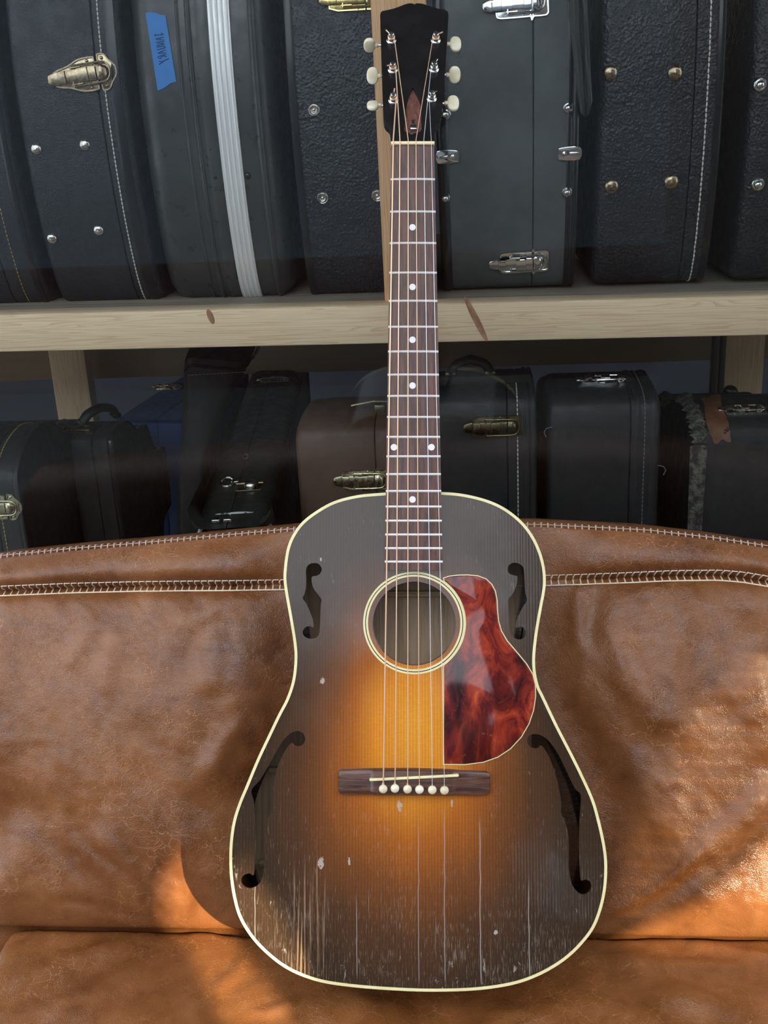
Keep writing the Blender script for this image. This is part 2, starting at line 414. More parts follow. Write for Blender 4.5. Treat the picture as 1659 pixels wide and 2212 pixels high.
m = NT('tortoiseshell')
v = m.co((1, .55, 1), rot=(0, 0, .25)); a = m.noise(v, 34, 6, .62, 1.5); b = m.noise(m.co((1, .35, 1), loc=(.3, .1, 0)), 17, 3, .5, .8); fl = m.noise(v, 210, 3, .6, 1.0)
col = m.ramp(a, [(.34, (.022, .005, .005)), (.48, (.12, .012, .010)), (.60, (.30, .035, .016)), (.74, (.50, .11, .035))])
col = m.mix(m.rng(b, .46, .62, 0, .85), col, (.028, .007, .007)); col = m.mix(m.rng(fl, .60, .78, 0, .30), col, (.55, .16, .07))
m.set(Base_Color=col, Roughness=.10); m.bump(m.noise(m.co((14, 8, 1)), 1.0, 2), .2, .0022); MAT['tortoise'] = m.mat

m = NT('brown_leather')
v = m.co()
big = m.noise(v, 6.5, 5, .6, .6); mid = m.noise(v, 26, 5, .6, .5); fine = m.noise(v, 260, 4, .6)
col = m.ramp(m.math('ADD', m.math('MULTIPLY', big, .6), m.math('MULTIPLY', mid, .4)), [(.30, (.085, .026, .007)), (.46, (.170, .059, .016)), (.62, (.242, .090, .026)), (.78, (.33, .140, .048))])
vd = m.n('VectorMath', {0: v, 1: m.n('VectorMath', {0: m.n('TexNoise', {'Vector': v, 'Scale': 28.0, 'Detail': 5.0}, out=1), 'Scale': .05}, operation='SCALE')}, operation='ADD')
e1 = m.n('TexVoronoi', {'Vector': vd, 'Scale': 17.0}, feature='DISTANCE_TO_EDGE'); e2 = m.n('TexVoronoi', {'Vector': vd, 'Scale': 58.0}, feature='DISTANCE_TO_EDGE')
l1 = m.math('MULTIPLY', m.rng(e1, .010, .0), m.rng(m.noise(v, 9, 3), .50, .66)); l2 = m.math('MULTIPLY', m.rng(e2, .024, .0), m.rng(m.noise(v, 13, 3, .5, 0), .46, .64))
e3 = m.n('TexVoronoi', {'Vector': vd, 'Scale': 135.0}, feature='DISTANCE_TO_EDGE'); l3 = m.math('MULTIPLY', m.rng(e3, .045, .0), m.rng(m.noise(v, 18, 4, .6), .48, .66))
ln = m.math('MAXIMUM', m.math('MAXIMUM', m.math('MULTIPLY', l1, .6), l2), m.math('MULTIPLY', l3, .75))
col = m.mix(m.math('MULTIPLY', ln, .5), col, (.48, .225, .085))
m.set(Base_Color=col, Roughness=m.rng(mid, .3, .7, .24, .38))
m.b.inputs['Coat Weight'].default_value = .06; m.b.inputs['Coat Roughness'].default_value = .25
pores = m.n('TexVoronoi', {'Vector': vd, 'Scale': 420.0}, feature='DISTANCE_TO_EDGE')
h = m.math('ADD', m.math('ADD', m.math('MULTIPLY', fine, .55), m.math('MULTIPLY', m.rng(pores, 0, .25), .35)), m.math('ADD', m.math('MULTIPLY', ln, -1.1), m.math('MULTIPLY', mid, 2.2)))
m.bump(h, .32, .0016); MAT['leather'] = m.mat

m = NT('grey_cloth'); v = m.co(); m.set(Base_Color=m.mix(m.noise(v, 300, 3), (.060, .064, .064), (.105, .11, .11)), Roughness=.9); m.bump(m.noise(v, 900, 2), .3, .0006); MAT['cloth'] = m.mat
m = NT('blue_tape'); v = m.co(); m.set(Base_Color=m.mix(m.noise(v, 60, 4), (.035, .20, .56), (.055, .26, .66)), Roughness=.6); m.bump(m.noise(v, 500, 2), .3, .0004); MAT['tape'] = m.mat
MAT['tape_ink'] = plain('tape_ink', (.02, .085, .26), .6).mat
MAT['flap_leather'] = None
m = NT('flap_leather'); v = m.co(); m.set(Base_Color=m.mix(m.rng(m.noise(v, 60, 5), .3, .7), (.10, .045, .022), (.20, .085, .038)), Roughness=.55); MAT['flap_leather'] = m.mat
m = NT('frayed_canvas'); v = m.co(); m.set(Base_Color=m.mix(m.rng(m.noise(v, 90, 6, .7), .4, .62), (.03, .03, .028), (.17, .165, .14)), Roughness=.9); m.bump(m.noise(v, 200, 4), .6, .002); MAT['frayed'] = m.mat
m = NT('stick_wood'); v = m.co((40, 40, 2)); m.set(Base_Color=m.mix(m.noise(v, 1, 4), (.03, .022, .018), (.10, .07, .05)), Roughness=.5); MAT['stick'] = m.mat

m = NT('shop_wall'); v = m.co(); m.set(Base_Color=m.mix(m.noise(v, 3, 4), (.26, .30, .38), (.32, .36, .44)), Roughness=.8); MAT['wall'] = m.mat
m = NT('floor_concrete'); v = m.co(); m.set(Base_Color=m.mix(m.noise(v, 5, 6), (.060, .056, .052), (.10, .094, .088)), Roughness=.75); MAT['floor'] = m.mat
m = NT('opposite_boards'); v = m.co((1, 1, 20)); m.set(Base_Color=m.mix(m.noise(v, 2, 4), (.050, .020, .020), (.08, .034, .030)), Roughness=.75); MAT['boards'] = m.mat
m = NT('yard_wall'); v = m.co((1, 1, 1)); m.set(Base_Color=m.mix(m.noise(v, 1.3, 4), (.10, .125, .15), (.19, .22, .25)), Roughness=.85); MAT['yard_wall'] = m.mat
m = NT('dark_timber'); v = m.co((8, 8, 1)); m.set(Base_Color=m.mix(m.noise(v, 2, 4), (.05, .042, .036), (.10, .085, .07)), Roughness=.75); MAT['timber'] = m.mat
m = NT('rail_board'); v = m.co((2, 50, 50)); m.set(Base_Color=m.mix(m.noise(v, 1, 4), (.30, .24, .17), (.40, .33, .24)), Roughness=.7); MAT['rail'] = m.mat

m = NT('window_glass')
fr = m.n('Fresnel', {'IOR': 1.5}); smear = m.noise(m.co((3, 1, 9), rot=(0, .5, 0)), 1, 4)
m.t.nodes.remove(m.b)
tr = m.n('BsdfTransparent', {'Color': (.97, .98, .975)}); gl = m.n('BsdfGlossy', {'Color': (1, 1, 1), 'Roughness': .0})
mx = m.t.nodes.new('ShaderNodeMixShader'); m.put(mx.inputs[0], m.math('MULTIPLY', fr, .7)); m.put(mx.inputs[1], tr); m.put(mx.inputs[2], gl); m.t.links.new(mx.outputs[0], m.out.inputs[0])
MAT['glass'] = m.mat
MAT['frame_paint'] = plain('frame_paint', (.06, .06, .06), .45).mat

# ================================================================ the setting
YG = 1.337                                       # the shop window's plane
def wallbox(name, c, d, mat, parent=None): 
    o = MB().box(c, d).build(name, mat, parent, smooth=0); struct(o) if parent is None else None; return o
wallbox('floor', (0, .2, -.05), (9, 9.5, .1), MAT['floor'])
wallbox('wall_back', (0, 2.98, 1.2), (4.4, .1, 2.6), MAT['wall'])
wallbox('wall_left', (-1.75, 2.16, 1.2), (.1, 1.55, 2.6), MAT['wall'])
wallbox('wall_right', (1.75, 2.16, 1.2), (.1, 1.55, 2.6), MAT['wall'])
wallbox('ceiling', (0, 2.16, 2.55), (3.6, 1.74, .1), MAT['wall'])
win = struct(MB().box((0, YG, 1.24), (3.1, .006, 2.20)).build('window_1', MAT['glass'], None, 0))
fr_ = MB()
for c, d in (((0, YG, .09), (3.3, .06, .10)), ((0, YG, 2.39), (3.3, .06, .10)), ((-1.6, YG, 1.24), (.1, .06, 2.2)), ((1.6, YG, 1.24), (.1, .06, 2.2))): fr_.box(c, d)
fr_.build('window_frame', MAT['frame_paint'], win, 0)

# ---- sofa planes (needed by the sun gap too)
G_T = math.radians(3.7)
gx = Rt; gy = math.cos(G_T) * Up + math.sin(G_T) * Fw; gz = -math.cos(G_T) * Fw + math.sin(G_T) * Up
G0 = EYE + 1.095 * ray(893, 1680)
GO = on_p(900, 2141, G0, gz)
BODY_D = .112
gback = GO - BODY_D * gz                              # lowest point of the guitar's back
SEAT_Z = gback[2] + .004
_c = on_z(900, 2013, SEAT_Z)
_t = gback + gy * .452
B0 = np.array([0, _c[1], SEAT_Z])                      # sofa back: crease line point, up direction, normal
Bd = np.array([0, _t[1] + .006 - _c[1], _t[2] - SEAT_Z]); Bd /= np.linalg.norm(Bd)
Bn = np.array([0, -Bd[2], Bd[1]])

def back_at(px, py, Y=-1.7):                          # where the sun ray through that point of the sofa comes from
    return None
def sunhole(P, Y): s = (Y - P[1]) / -SUN_DIR[1]; return P - SUN_DIR * s

# wall across the yard, behind the photographer; an added, unseen screen on its right cuts the low sun to two gaps
wallbox('ceiling', (0, .83, 2.53), (3.6, .98, .06), MAT['timber'])          # the eave over the sofa
wf = filled('wall_or_sun_screen', [[(-4.2, .62), (2.1, .62), (2.1, 2.15), (-4.2, 2.15)], [(.875, 1.00), (1.12, 1.00), (1.12, 1.09), (.875, 1.09)], [(.875, 1.12), (1.12, 1.12), (1.12, 1.27), (.875, 1.27)]], -.05, .05, MAT['yard_wall'])
wf.rotation_euler = (math.pi / 2, 0, 0); wf.location = (0, -2.75, 0); struct(wf)
wallbox('wall_or_sun_screen', (-1.05, -2.73, .31), (6.3, .12, .62), MAT['boards'])
YS = -1.2
seatp = lambda x, y: on_z(x, y, SEAT_Z)
backp = lambda x, y: on_p(x, y, B0, Bn)
guitp = lambda x, y: on_p(x, y, G0, gz)
H1 = [sunhole(p, YS) for p in (seatp(560, 2330), seatp(425, 2045), backp(352, 1975), backp(345, 1890), backp(400, 1770), guitp(520, 1885), guitp(575, 1940), guitp(640, 2075), seatp(700, 2330))]
H2 = [sunhole(p, YS) for p in (backp(1330, 2035), backp(1420, 1950), backp(1540, 1850), backp(1640, 1760), backp(1850, 1700), backp(1850, 2040))]
SCREEN_X0 = 0.62
# thin slots cut in the added screen for weaker sun above the second gap
LP = ccw([(p[0], p[2]) for p in [sunhole(q, YS) for q in (backp(1300, 1990), backp(1335, 1760), backp(1400, 1560), backp(1520, 1420), backp(1850, 1330), backp(1850, 1660), backp(1650, 1720), backp(1540, 1815), backp(1415, 1925), backp(1335, 2000))]])
SLOTS = []
for zc_ in np.arange(LP[:, 1].min() + .008, LP[:, 1].max() - .008, .020):
    xs_ = []
    for i in range(len(LP)):
        a, b = LP[i], LP[(i + 1) % len(LP)]
        if (a[1] - zc_) * (b[1] - zc_) < 0: xs_.append(a[0] + (b[0] - a[0]) * (zc_ - a[1]) / (b[1] - a[1]))
    if len(xs_) >= 2 and max(xs_) - min(xs_) > .03: SLOTS.append([(min(xs_), zc_ - .0032), (max(xs_), zc_ - .0032), (max(xs_), zc_ + .0032), (min(xs_), zc_ + .0032)])
SCREEN_X0 = 0.62
screen = filled('wall_or_sun_screen', [[(SCREEN_X0, 0), (4.2, 0), (4.2, 3.2), (SCREEN_X0, 3.2)], [tuple(q) for q in offset(ccw([(p[0], p[2]) for p in H1]), -.008)], [(p[0], p[2]) for p in H2]] + SLOTS, -.003, .003, MAT['timber'])  # added sun blocker, its holes traced back from the sunlit patches
screen.rotation_euler = (math.pi / 2, 0, 0); screen.location = (0, YS, 0); struct(screen)
print('SUNHOLES', [np.round(p, 2).tolist() for p in H1], [np.round(p, 2).tolist() for p in H2])

# ================================================================ leather sofa
sofa = empty('leather_sofa', (0, .95, 0), 'brown leather sofa with cream ladder stitching in front of the shop window', 'sofa')
SINV = sofa.matrix_world.copy(); sofa_off = Vector((0, -.95, 0))
def xs_back(px, py): p = backp(px, py); return p[0], float(np.dot(p - B0, Bd))
top_k = np.array([xs_back(*q) for q in ((-250, 1240), (0, 1205), (150, 1190), (310, 1177), (620, 1148), (900, 1136), (1170, 1138), (1400, 1150), (1540, 1166), (1659, 1184), (1900, 1215))])
seam_k = np.array([xs_back(*q) for q in ((-250, 1285), (0, 1276), (150, 1270), (310, 1266), (610, 1263), (900, 1258), (1180, 1254), (1320, 1249), (1450, 1243), (1550, 1242), (1600, 1246), (1659, 1256), (1900, 1290))])
s_top = lambda x: np.interp(x, top_k[:, 0], top_k[:, 1])
s_seam = lambda x: np.interp(x, seam_k[:, 0], seam_k[:, 1])
X0S, X1S = -.66, .95
# folds pulled in the leather: (pixel from, pixel to, width m, height m)
folds_px = [((1250, 1265), (1252, 1400), .010, .007), ((1285, 1270), (1278, 1390), .011, -.006), ((1258, 1400), (1250, 1600), .007, .0025),
            ((1330, 1400), (1425, 1560), .012, .006), ((1425, 1560), (1420, 1660), .014, -.005), ((1280, 1440), (1400, 1620), .016, -.006),
            ((1320, 1958), (1490, 1830), .007, .0065), ((1490, 1830), (1640, 1690), .016, .010), ((1370, 1955), (1560, 1790), .010, -.004),
            ((1510, 1290), (1430, 1440), .014, .004), ((1640, 1350), (1600, 1520), .030, .010), ((1600, 1520), (1659, 1600), .025, .006), ((1350, 1640), (1420, 1780), .025, .006),
            ((275, 1360), (262, 1480), .014, .0028), ((415, 1320), (385, 1440), .017, .0035), ((500, 1285), (450, 1340), .012, .003), ((490, 1370), (480, 1480), .018, .006),
            ((530, 1560), (470, 1660), .014, .007), ((490, 1560), (440, 1760), .020, -.007), ((20, 1400), (0, 1620), .035, .012), ((220, 1340), (180, 1430), .012, .004),
            ((360, 1968), (205, 1790), .009, -.006), ((345, 1955), (160, 1770), .012, .005), ((340, 1970), (90, 1740), .016, -.004), ((310, 1975), (150, 1930), .008, -.003), ((330, 1940), (250, 1780), .010, .005),
            ((440, 1690), (560, 1640), .020, .006), ((60, 1700), (0, 1860), .03, -.012), ((1480, 1900), (1659, 1930), .03, .004)]
folds = [(np.array(xs_back(*a)), np.array(xs_back(*b)), w, h) for a, b, w, h in folds_px]
def vnoise(x, y, seed=0):
    r = np.random.RandomState(seed); G = r.rand(64, 64); xi = np.floor(x).astype(int); yi = np.floor(y).astype(int); fx = x - xi; fy = y - yi
    fx = fx * fx * (3 - 2 * fx); fy = fy * fy * (3 - 2 * fy)
    g = lambda a, b: G[a % 64, b % 64]
    return (g(xi, yi) * (1 - fx) + g(xi + 1, yi) * fx) * (1 - fy) + (g(xi, yi + 1) * (1 - fx) + g(xi + 1, yi + 1) * fx) * fy - .5
def fold_h(x, s, L):
    h = np.zeros_like(x)
    for a, b, w, A in L:
        d = b - a; Ln = np.linalg.norm(d); d = d / Ln
        t = (x - a[0]) * d[0] + (s - a[1]) * d[1]; q = -(x - a[0]) * d[1] + (s - a[1]) * d[0]
        q = q + .004 * np.sin(t / .03)
        e = np.clip(np.minimum(t + .25 * Ln, 1.25 * Ln - t) / (.45 * Ln), 0, 1)
        h += A * np.exp(-(q / w) ** 2) * e * e * (3 - 2 * e)
    return h
XG = GO[0]
def back_h(x, s):
    st, ss = s_top(x), s_seam(x)
    lo = np.clip(s / ss, 0, 1); up = np.clip((s - ss) / (st - ss + 1e-6), 0, 1)
    h = np.where(s < ss, .040 * np.power(np.clip(np.sin(math.pi * np.power(lo, .85)), 0, 1), .55), .017 * np.power(np.clip(np.sin(math.pi * np.power(up, .75)), 0, 1), .7))
    h += -.005 * np.exp(-((s - ss) / .009) ** 2)
    soft = np.clip(np.minimum(s / .05, (st - s) / .03), 0, 1)
    h += soft * (.010 * vnoise(x * 9 + 40, s * 7 + 40, 1) + .006 * vnoise(x * 24 + 40, s * 16 + 40, 2) + .0022 * vnoise(x * 70 + 40 + s * 30, s * 40 + 40, 3) + .0010 * vnoise(x * 160 + 90 + s * 60, s * 110 + 90, 5))
    h += fold_h(x, s, folds) * np.clip(s / .02, 0, 1)
    # the guitar presses a hollow into it
    gap = .021 * (1 - s / .46)
    hwid = .185 - .055 * sstep(.14, .30, s)
    inside = (1 - sstep(hwid, hwid + .075, XG + .004 - x)) * (1 - sstep(hwid, hwid + .085, x - XG - .004))
    h = h * (1 - inside) + np.minimum(h * .5, gap - .004) * inside
    h -= np.clip((-.535 - x) / .1, 0, 2) ** 2 * .06
    return h
xs = np.concatenate([np.linspace(X0S, .42, 330), np.linspace(.43, X1S, 40)])
vs_ = np.concatenate([np.linspace(0, .82, 190), np.linspace(.824, 1, 60)])
Xg, Vg = np.meshgrid(xs, vs_, indexing='ij')
Sg = Vg * s_top(Xg)
Hg = back_h(Xg, Sg)
back_pt = lambda x, s, h: (x, B0[1] + Bd[1] * s + Bn[1] * h, B0[2] + Bd[2] * s + Bn[2] * h)
Pg = [[back_pt(Xg[i, j], Sg[i, j], Hg[i, j]) for j in range(Xg.shape[1])] for i in range(Xg.shape[0])]
T = .105                                             # thickness of the back
rows = []
for i in range(len(xs)):
    r = []
    st = float(s_top(xs[i])); y1, z1 = B0[1] + Bd[1] * st, B0[2] + Bd[2] * st
    r.append((xs[i], B0[1] + .012, B0[2] - .16)); r.append((xs[i], B0[1] + .010, B0[2] - .02))
    r += Pg[i]
    r += [(xs[i], y1 + .012, z1 - .004), (xs[i], y1 + .045, z1 - .010), (xs[i], y1 + T - .02, z1 - .022), (xs[i], y1 + T, z1 - .06), (xs[i], B0[1] + .24, .5), (xs[i], B0[1] + .24, .14), (xs[i], B0[1] + .012, .14)]
    rows.append([(p[0], p[1] - .95, p[2]) for p in r])
mb = MB(); mb.grid(rows)
nr = len(rows[0])
mb.f.append(tuple(range(nr - 1, -1, -1))); mb.f.append(tuple((len(rows) - 1) * nr + k for k in range(nr))); mb.m += [0, 0]
mb.build('back_cushion', MAT['leather'], sofa, smooth=60)
# seat
sfolds = [(np.array(on_z(*a, SEAT_Z)[:2]), np.array(on_z(*b, SEAT_Z)[:2]), w, h) for a, b, w, h in
          [((1350, 2080), (1540, 2190), .016, .005), ((1440, 2140), (1659, 2212), .02, .006), ((1220, 2120), (1420, 2212), .018, .005), ((1300, 2060), (1600, 2100), .012, .004), ((800, 2150), (700, 2212), .02, .004),
           ((470, 2130), (530, 2050), .008, .003), ((560, 2180), (640, 2150), .008, .0035), ((250, 2040), (40, 2110), .014, .004), ((330, 2090), (100, 2180), .018, .004), ((1500, 2030), (1659, 2060), .012, .004), ((900, 2180), (1040, 2190), .03, -.006), ((1050, 2200), (1200, 2180), .02, .005)]]
XL = -.560
sx = np.linspace(XL, X1S, 260); sy = np.concatenate([np.linspace(1.004, .70, 120), np.linspace(.695, .30, 40)])
SX, SY = np.meshgrid(sx, sy, indexing='ij')
def seat_h(x, y):
    h = .010 * vnoise(x * 8 + 40, y * 8 + 40, 7) + .005 * vnoise(x * 22 + 40, y * 22 + 40, 8) + .0016 * vnoise(x * 70 + 40, y * 70 + 40, 9)
    h += fold_h(x, y, sfolds)
    yc = B0[1]
    h -= .022 * np.exp(-((y - yc - .016) / .011) ** 2) + .004 * np.exp(-((y - yc) / .05) ** 2)
    h -= .05 * np.exp(-((y - .30) / .035) ** 2)
    h -= .028 * np.exp(-((x - XL) / .012) ** 2)
    d = np.sqrt(((x - XG) / .17) ** 2 + ((y - gback[1]) / .05) ** 2)
    return h * (1 - np.exp(-d ** 4)) - .006 * np.exp(-d * d)
SZ = SEAT_Z - .002 + seat_h(SX, SY)
rows = []
for i in range(len(sx)):
    r = [(SX[i, j], SY[i, j] - .95, SZ[i, j]) for j in range(len(sy))]
    r = [(sx[i], 1.004 - .95, .27)] + r + [(sx[i], .285 - .95, SEAT_Z - .09), (sx[i], .29 - .95, .27)]
    rows.append(r)
mb = MB(); mb.grid(rows); nr = len(rows[0])
mb.f.append(tuple(range(nr - 1, -1, -1))); mb.f.append(tuple((len(rows) - 1) * nr + k for k in range(nr))); mb.m += [0, 0]
mb.build('seat_cushion', MAT['leather'], sofa, smooth=60)
# ladder stitching on the seam and overcast stitching on the top edge
def along(fn, x0, x1, step):
    xq = np.linspace(x0, x1, 3000); pts = np.array([fn(x) for x in xq]); L = np.concatenate([[0], np.cumsum(np.linalg.norm(np.diff(pts, axis=0), axis=1))])
    return np.interp(np.arange(0, L[-1], step), L, xq)
def surf(x, s, lift=.0018):
    h = float(back_h(np.array([x]), np.array([s]))[0]) + lift
    p = back_pt(x, s, h); return (p[0], p[1] - .95, p[2])
st_ = MB(); lo_d, up_d = -.0055, .0055
for x in along(lambda x: np.array([x, float(s_seam(x))]), -.64, .60, .0079):
    s0 = float(s_seam(x)); x2 = x + .0079; s2 = float(s_seam(x2))
    st_.tube([surf(x + .0015, s0 + up_d), surf(x + .0002, s0 + up_d * .55, .0014), surf(x, s0, .0010), surf(x + .0004, s0 + lo_d, .0016)], .00085, 5)
    st_.tube([surf(x, s0 + lo_d, .0014), surf((x + x2) / 2, (s0 + s2) / 2 + lo_d, .0022), surf(x2, s2 + lo_d, .0014)], .00095, 5)
    st_.tube([surf(x + .001, s0 + up_d, .0010), surf((x + x2) / 2, (s0 + s2) / 2 + up_d, .0018), surf(x2 - .0006, s2 + up_d, .0010)], .00062, 5)
o = st_.build('seam_stitching', MAT['thread'], sofa); o['kind'] = 'stuff'
e_ = MB()
def toppt(x, dz=.0, dy=0.0):
    st = float(s_top(x)); p = back_pt(x, st, 0); return (p[0], p[1] - .95 + .004 + dy, p[2] + .0012 + dz)
e_.tube([toppt(x) for x in np.linspace(-.65, .62, 260)], .0006, 6)
for x in along(lambda x: np.array([x, float(s_top(x))]), -.64, .62, .0074):
    e_.tube([toppt(x, -.002, -.004), toppt(x, .0022, -.0006), toppt(x + .0008, .001, .0025)], .0008, 5)
o = e_.build('edge_stitching', MAT['thread_pink'], sofa); o['kind'] = 'stuff'
c_ = MB()                                             # twisted cord on the seat's left edge
for k in range(70):
    y = .985 - k * .0085
    c_.tube([(XL - .004, y - .95, SEAT_Z - .030), (XL - .009, y - .004 - .95, SEAT_Z - .034), (XL - .006, y - .009 - .95, SEAT_Z - .038)], .0028, 6)
o = c_.build('seat_cord', MAT['thread_grey'], sofa); o['kind'] = 'stuff'
MB().box((.15, 1.0 - .30 - .95, .205), (1.58, .72, .13), bev=.01).build('base', MAT['leather'], sofa)
for (a, b) in ((-.5, .40), (.8, .40), (-.5, 1.14), (.8, 1.14)):
    MB().lathe([(.0, 0), (.018, 0), (.024, .14), (.0, .14)], 14, Matrix.Translation((a, b - .95, 0))).build('leg', MAT['stick'], sofa)

# ================================================================ acoustic guitar
guitar = empty('acoustic_guitar', GO, 'worn sunburst acoustic guitar with four f shaped holes leaning on the brown sofa', 'guitar', M=frame(GO, gx, gy, gz))
def g(px, py, zo=0.0):
    P = on_p(px, py, G0 + zo * gz, gz) - GO; return (float(P @ gx), float(P @ gy))
body_px = [(955, 1063), (1000, 1067), (1050, 1079), (1090, 1097), (1125, 1124), (1150, 1155), (1167, 1190), (1176.5, 1225), (1179, 1257), (1176, 1284), (1171, 1310), (1161.5, 1365), (1156, 1415), (1157, 1450), (1164, 1482), (1175, 1505), (1202, 1562), (1222, 1601), (1240, 1636), (1258.6, 1674), (1283, 1729), (1298, 1783), (1308, 1832), (1311.5, 1872), (1308.7, 1920), (1299, 1965), (1283, 2005), (1258.6, 2038), (1228, 2068), (1191.7, 2093), (1149, 2114), (1106, 2127.5), (1052, 2136.5), (991, 2141), (905, 2141.5), (804, 2136), (728, 2128), (682.7, 2119), (640, 2103.5), (606.7, 2085), (576, 2060.5), (549, 2033), (527.7, 2003), (512.5, 1971.5), (502, 1929), (496.5, 1886), (495.5, 1844), (498, 1807), (504, 1771), (515.6, 1734.5), (530.8, 1698), (555, 1640), (579, 1589), (600.5, 1544), (619, 1508), (631.5, 1469), (636.3, 1425), (634.2, 1388), (625.5, 1334), (616, 1280), (612.5, 1249), (614.5, 1218), (620, 1185), (631, 1157), (651, 1129), (681, 1105), (721, 1083), (770, 1070), (820, 1065), (888, 1061)]
OUT = ccw(catmull([g(*q) for q in body_px], 5))
c6 = lambda L: [g(600 + x / 2.592, 1180 + y / 2.592) for x, y in L]
cL = lambda L: [g(470 + x / 3.291, 1540 + y / 3.291) for x, y in L]
cR = lambda L: [g(900 + x / 3.291, 1540 + y / 3.291) for x, y in L]
F1 = c6([(158, 135), (165, 112), (182, 98), (205, 94), (228, 99), (242, 115), (246, 132), (238, 152), (222, 164), (205, 167), (192, 172), (190, 200), (199, 232), (214, 256), (244, 297), (241, 330), (238, 400), (235, 470), (228, 498), (214, 512), (195, 517), (170, 516), (150, 505), (140, 485), (146, 462), (165, 449), (185, 448), (197, 456), (201, 440), (196, 410), (180, 366), (160, 322), (140, 291), (150, 266), (158, 230), (159, 180)])
F2 = c6([(1287, 130), (1292, 110), (1308, 96), (1328, 92), (1350, 97), (1368, 110), (1378, 130), (1382, 200), (1386, 262), (1396, 300), (1374, 338), (1350, 384), (1336, 420), (1332, 452), (1345, 455), (1365, 451), (1382, 464), (1389, 486), (1382, 508), (1362, 521), (1338, 519), (1315, 505), (1302, 480), (1296, 440), (1294, 380), (1290, 303), (1312, 272), (1332, 232), (1342, 190), (1340, 168), (1322, 163), (1302, 156), (1291, 145)])
F3 = cL([(545, 228), (575, 236), (603, 226), (620, 203), (622, 172), (608, 146), (588, 133), (565, 127), (530, 139), (490, 170), (450, 220), (400, 308), (350, 398), (300, 478), (240, 550), (252, 612), (263, 700), (270, 800), (271, 900), (268, 1000), (259, 1148), (230, 1141), (200, 1146), (178, 1163), (167, 1193), (177, 1222), (205, 1242), (240, 1245), (275, 1232), (303, 1203), (322, 1150), (331, 1050), (332, 950), (339, 850), (355, 762), (374, 718), (397, 690), (390, 620), (395, 540), (410, 440), (440, 350), (480, 270), (525, 212)])
F4 = cR([(786, 200), (793, 172), (812, 156), (835, 150), (880, 157), (930, 190), (970, 238), (1010, 300), (1050, 380), (1090, 468), (1130, 545), (1170, 586), (1163, 700), (1156, 850), (1155, 1000), (1160, 1100), (1167, 1188), (1200, 1184), (1230, 1197), (1243, 1225), (1236, 1258), (1213, 1283), (1185, 1291), (1150, 1278), (1115, 1238), (1093, 1180), (1081, 1080), (1083, 950), (1075, 850), (1054, 768), (1027, 712), (1028, 640), (1016, 560), (995, 460), (965, 370), (930, 290), (886, 231), (868, 246), (840, 253), (808, 241), (791, 220)])
holes = [catmull(h, 3) for h in (F1, F2, F3, F4)]
SHC = np.array(g(894.7, 1345.5)); SHR = np.array(g(984, 1345.5))[0] - SHC[0]
circ = lambda c, r, n=64: np.array([(c[0] + r * math.cos(2 * math.pi * i / n), c[1] + r * math.sin(2 * math.pi * i / n)) for i in range(n)])
shole = circ(SHC, SHR, 72)
top_in = offset(OUT, .0027)
filled('soundboard', [top_in] + holes + [shole], -.003, 0.0, MAT['burst'], guitar)
MB().ring(OUT, offset(OUT, .0028), -.006, .0004).build('binding', MAT['cream'], guitar)
ri = offset(OUT, .0006); rj = offset(OUT, .0032); n = len(ri)
mb = MB()
mb.add([(p[0], p[1], -.006) for p in ri] + [(p[0], p[1], -BODY_D + .003) for p in ri], [(i, (i + 1) % n, n + (i + 1) % n, n + i) for i in range(n)], 0)
mb.add([(p[0], p[1], -.003) for p in rj] + [(p[0], p[1], -BODY_D + .003) for p in rj], [(i, (i + 1) % n, n + (i + 1) % n, n + i) for i in range(n)], 1)
mb.build('side', [MAT['side_mahogany'], MAT['neck_mahogany']], guitar, 50)
mb = MB(); mb.prism(OUT, -BODY_D, -BODY_D + .004, 0, .0012)
mb.build('back', MAT['interior_wood'], guitar)
# inside: neck block, back braces, kerfed lining
nb_y = g(894, 1238)[1]; top_y = OUT[:, 1].max()
MB().box((SHC[0], (nb_y + top_y) / 2, -.055), (.085, top_y - nb_y - .012, .10)).build('neck_block', MAT['cavity_wood'], guitar)
for py, w in ((1285, .20), (1480, .22), (1700, .31), (1920, .33)):
    MB().box((SHC[0], g(894, py)[1], -BODY_D + .010), (w, .007, .012), bev=.003).build('back_brace', MAT['brace_spruce'], guitar)
kl = MB(); q1 = offset(OUT, .0042)
Lc = np.concatenate([[0], np.cumsum(np.linalg.norm(np.roll(q1, -1, 0) - q1, axis=1))])
qq = np.vstack([q1, q1[:1]])
for d in np.arange(0, Lc[-1], .0052):
    x = np.interp(d, Lc, qq[:, 0]); y = np.interp(d, Lc, qq[:, 1]); x2 = np.interp((d + .001) % Lc[-1], Lc, qq[:, 0]); y2 = np.interp((d + .001) % Lc[-1], Lc, qq[:, 1])
    tx, ty = x2 - x, y2 - y; L = math.hypot(tx, ty) or 1; tx /= L; ty /= L
    M = Matrix(((tx, -ty, 0, x - ty * .003), (ty, tx, 0, y + tx * .003), (0, 0, 1, -BODY_D + .011), (0, 0, 0, 1)))
    kl.box((0, 0, 0), (.0047, .006, .014), M)
o = kl.build('kerfed_lining', MAT['side_mahogany'], guitar, 0); o['kind'] = 'stuff'
